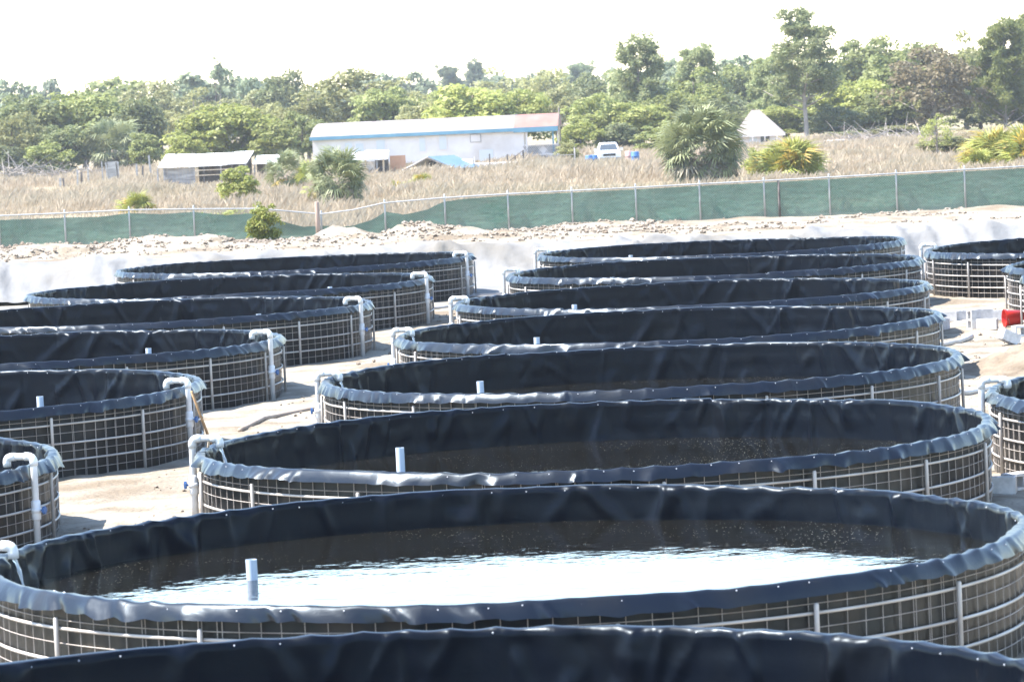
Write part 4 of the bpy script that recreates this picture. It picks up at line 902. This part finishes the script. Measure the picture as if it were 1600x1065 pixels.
# shrubs near the fence
T('k1', 372, 265, 64, 233, 'leaf_bright', 'round light green bush before the tin shed', 'shrub', 'shrubs in the field')
T('k2', 412, 318, 56, 136.9, 'palmetto', 'leafy yellow green bush growing over the fence rail', 'shrub', 'shrubs in the field', base=1.0)
T('k2', 340, 330, 120, 190, 'leaf_bright', 'low yellow green weeds behind the sagging screen', 'shrub', 'shrubs in the field')
T('s1', 772, 312, 60, 139.3, 'leaf_dark', 'dark weed clump showing through the green screen', 'shrub', 'shrubs in the field', base=1.0)
T('s1', 1135, 308, 50, 139.3, 'leaf_dark', 'dark weed clump behind the screen below the big palm', 'shrub', 'shrubs in the field', base=1.0)
T('s1', 1050, 325, 60, 139.3, 'leaf_dark', 'low weed clump behind the screen left of the palm', 'shrub', 'shrubs in the field', base=1.0)
T('k2', 1188, 232, 52, 252, 'leaf_bright', 'soft green bush between big palm and gold palmetto', 'shrub', 'shrubs in the field')

# far wood that closes the horizon
def far_wood():
    rg = np.random.default_rng(5); P = []; Nn = []
    for i in range(420):
        Y = rg.uniform(880, 1150); px = rg.uniform(-250, 1850); q = at(px, 200, Y); h = rg.uniform(7, 12.5)*(.75+.5*vnoise(px*.012, 0, 3)); r = rg.uniform(2.5, 5)
        k = 60; d = rg.normal(size=(k, 3)); d /= np.linalg.norm(d, axis=1)[:, None]; d[:, 2] = np.abs(d[:, 2])
        P.append(np.array([q.x, Y, max(0, h-r*1.1)])+d*np.array([r, r, r*1.1])*rg.uniform(.6, 1, (k, 1))); Nn.append(d+rg.normal(size=(k, 3))*.5)
        P.append(np.array([q.x, Y, 0])+np.stack([rg.normal(0, r*.7, 30), rg.normal(0, r*.5, 30), rg.uniform(0, h-r, 30)], -1)); Nn.append(rg.normal(size=(30, 3)))
    P = np.concatenate(P); Nn = np.concatenate(Nn); Nn /= np.linalg.norm(Nn, axis=1)[:, None]; V, F = leaf_quads(P, Nn, rg.uniform(.6, 1.5, len(P)), .7, rg); return mesh_np('far_wood', V, F)
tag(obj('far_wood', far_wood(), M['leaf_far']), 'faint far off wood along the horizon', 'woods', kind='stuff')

# ---- fan palms
def frond_mesh(seed, stem=.8, fan=.9, droop=.35):
    rg = random.Random(seed); mb = MB()
    mb.tube([(0, 0, 0), (stem*.5, 0, .03), (stem, 0, 0)], [.02, .015, .012], 4, False); nb = 19
    for i in range(nb):
        a = (i/(nb-1)-.5)*3.9+rg.uniform(-.06, .06); ln = fan*(1-.18*abs(i/(nb-1)-.5)*2)*rg.uniform(.85, 1.08); d = Vector((math.cos(a), math.sin(a), 0)); n_ = Vector((-d.y, d.x, 0)); w = .042
        b = Vector((stem, 0, 0)); m1 = b+d*ln*.55+Vector((0, 0, .10*math.cos(a)-.05*rg.random())); e = b+d*ln+Vector((0, 0, -droop*ln*rg.uniform(.4, 1.1)))
        mb.add([b, m1-n_*w, m1+n_*w, e], [(0, 1, 2), (1, 3, 2)]) if False else mb.add([b, m1-n_*w, e, m1+n_*w], [(0, 1, 2, 3)])
    return mb.mesh('frond')
FR = [frond_mesh(i, droop=.25+.12*i) for i in range(4)]
def palm(px, base, top, wpx, Y, n, label, kind='cabbage', mats=('frond', 'frond_dry'), group='fan palms in the field', trunk=.45):
    q = at(px, base, Y); h = at(px, top, Y).z+.06; w = wpx*mpp(Y); rr = random.Random(int(px))
    t = empty('fan_palm' if kind == 'cabbage' else 'palmetto', (q.x, Y, -.06)); tag(t, label, 'palm', group)
    h *= .93 if kind == 'cabbage' else 1.0; w *= .9 if kind == 'cabbage' else 1.0; zc = h*trunk if kind == 'cabbage' else .08; L0 = max(w*.5, h-zc)/1.62
    mb = MB(); mb.tube([(0, 0, -.2), (.03, 0, zc*.5), (0, 0, zc+.1)], [.26*w/5, .23*w/5, .26*w/5], 9); mb.build('trunk', M['bark'], t, True)
    for i in range(n):
        f = (i+.5)/n; el = (1.5-2.5*f**.85) if kind == 'cabbage' else (1.45-1.25*f); az = i*2.39996+rr.uniform(-.3, .3)
        o = bpy.data.objects.new('frond', rr.choice(FR)); COL.objects.link(o); o.parent = t
        o.location = (rr.uniform(-.12, .12)*w*.25, rr.uniform(-.12, .12)*w*.25, zc+(rr.uniform(-.15, .25)*h*.25 if kind == 'cabbage' else rr.uniform(0, .12)))
        sx = (w*.5/1.62)*(1.0 if el > -.3 else .88); sz = (h-zc)/1.62; s = (sx*abs(math.cos(el))+sz*abs(math.sin(max(el, 0)))+(sx*.9 if el < 0 else 0)*abs(math.sin(el)))*rr.uniform(.82, 1.08)
        if el < -.2: s = min(s, (zc+.25*h)/1.5/max(.25, -math.sin(el)))
        if kind == 'cabbage':
            dv = Vector((math.cos(az)*math.cos(el), math.sin(az)*math.cos(el), math.sin(el))); k_ = rr.uniform(.12, .45)*(1 if el > -.15 else .35); o.location = Vector(o.location)+dv*s*1.62*k_; s *= (1-k_)*.98
        o.scale = (s, s, s); o.rotation_euler = (rr.uniform(-.9, .9), -el+rr.uniform(-.25, .25), az)
        if len(o.data.materials) == 0: o.data.materials.append(M['frond'])
        dry = (f > .72 and rr.random() < .65) if kind == 'cabbage' else rr.random() < .28
        o.material_slots[0].link = 'OBJECT'; o.material_slots[0].material = M[mats[1] if dry else mats[0]]
    return t
palm(1096, 284, 176, 150, 247, 150, 'big shaggy fan palm behind the fence, left of the small house')
palm(530, 326, 232, 104, 220, 110, 'dark fan palm behind the wooden post and sagging fence')
palm(448, 302, 236, 80, 262, 72, 'fan palm with golden fronds left of the dark one', mats=('frond', 'palmetto_gold'))
palm(180, 270, 188, 100, 408, 80, 'cabbage palm in front of the left wood')
palm(492, 318, 250, 46, 224, 26, 'small golden green palm tucked against the dark fan palm', mats=('palmetto', 'palmetto_gold'))
palm(1240, 280, 227, 104, 246, 52, 'golden green palmetto clump right of the big palm', 'saw', ('palmetto', 'palmetto_gold'))
palm(1200, 280, 240, 60, 250, 26, 'smaller palmetto at the left of the golden clump', 'saw', ('palmetto', 'palmetto_gold'))
palm(1556, 264, 208, 96, 250, 48, 'bright palmetto clump near the right edge of the field', 'saw', ('palmetto', 'palmetto_gold'))
palm(1604, 262, 206, 80, 247, 40, 'palmetto clump cut by the right edge', 'saw', ('palmetto', 'palmetto_gold'))
palm(1525, 264, 240, 60, 246, 28, 'low yellow palmetto left of the bright clump', 'saw', ('palmetto', 'palmetto_gold'))
palm(660, 295, 276, 44, 268, 22, 'small palmetto in the grass below the pavilion', 'saw', ('palmetto', 'palmetto_gold'))
palm(620, 302, 287, 32, 258, 18, 'tiny palmetto left of the one below the pavilion', 'saw', ('palmetto', 'palmetto_gold'))
palm(214, 330, 306, 60, 226, 24, 'small palmetto just over the fence below the tin shed', 'saw', ('palmetto', 'palmetto_gold'))

# ---- dead brush at the feet of the woods
def brush(px0, px1, py, Y, label, n, hmax):
    a, b = at(px0, py, Y).x, at(px1, py, Y).x; c = (a+b)/2; rr = random.Random(int(px0)+5); mb = MB()
    for i in range(n):
        p = Vector((rr.uniform(a-c, b-c), rr.uniform(-2, 2), rr.uniform(0, hmax*.5))); d = Vector((rr.uniform(-1, 1), rr.uniform(-.6, .6), rr.uniform(-.15, .55))).normalized()*rr.uniform(.8, 2.6); k = p+d*.5+Vector((0, 0, rr.uniform(-.1, .2)))
        r = rr.uniform(.02, .06); mb.tube([p, k, p+d], [r, r*.7, r*.3], 4, False)
    o = mb.build('dead_brush', M['bark_pale'], None); o.location = (c, Y, 0); tag(o, label, 'brush', kind='stuff')
brush(0, 60, 275, 380, 'tangle of dead branches under the left wood', 110, 2.4); brush(70, 150, 262, 384, 'bare fallen branches left of the cabbage palm', 60, 1.6)
brush(1310, 1440, 225, 385, 'heap of dead branches before the right wood', 150, 1.3)
mb = MB(); mb.tube([(-1.6, 0, .35), (0, 0, .42), (1.7, .2, .30)], [.16, .15, .11], 8); o = mb.build('fallen_log', M['bark_pale'], None, True); q = at(1312, 233, 372); o.location = (q.x, 372, 0); tag(o, 'pale fallen log lying right of the tallest pine', 'log')

# ---- dry grass
def grass():
    rg = np.random.default_rng(17); n = 280000
    Y = 148+(395-148)*rg.random(n)**.85; px = rg.uniform(-90, 1690, n); X = np.array([ray(p, 300)[0]/ray(p, 300)[1] for p in np.linspace(-90, 1690, 90)])
    X = np.interp(px, np.linspace(-90, 1690, 90), X)*Y
    dn = fbm(X*.22, Y*.10, 7, 4); keep = rg.random(n) < np.clip((dn-.30)*3.2, .08, 1); X, Y, dn = X[keep], Y[keep], dn[keep]; n = len(X)
    h = (.30+.85*np.clip(dn-.3, 0, 1)*1.6)*rg.uniform(.5, 1.25, n); w = rg.uniform(.014, .036, n)*(Y/230)
    a = rg.uniform(0, np.pi, n); ux, uy = np.cos(a)*w, np.sin(a)*w*.4; lx = rg.normal(.10, .22, n)*h; ly = rg.normal(0, .2, n)*h; z0 = np.where(Y < 149, -.06, -.06)
    V = np.stack([np.stack([X-ux, Y-uy, z0], -1), np.stack([X+ux, Y+uy, z0], -1), np.stack([X+lx*.5+ux*.8, Y+ly*.5+uy, z0+h*.65], -1), np.stack([X+lx*1.3, Y+ly, z0+h], -1)], 1)
    return mesh_np('dry_grass', V.reshape(-1, 3), np.arange(4*n).reshape(n, 4))
tag(obj('dry_grass', grass(), M['straw']), 'tall dry straw coloured grass covering the field', 'grass', kind='stuff')

# ------------------------------------------------------------------ haze
hz = MB(); hz.box((0, 600, 14.0), (1500, 1400, 32.0)); ho = hz.build('haze', None)
hm = bpy.data.materials.new('haze'); hm.use_nodes = True; hm.node_tree.nodes.clear()
pv_ = hm.node_tree.nodes.new('ShaderNodeVolumePrincipled'); pv_.inputs['Color'].default_value = (.88, .93, 1.0, 1); pv_.inputs['Density'].default_value = .00014; pv_.inputs['Anisotropy'].default_value = .2
om = hm.node_tree.nodes.new('ShaderNodeOutputMaterial'); hm.node_tree.links.new(pv_.outputs[0], om.inputs['Volume']); ho.data.materials.append(hm)
tag(ho, 'pale haze filling the air over the yard and field', 'haze', kind='stuff')
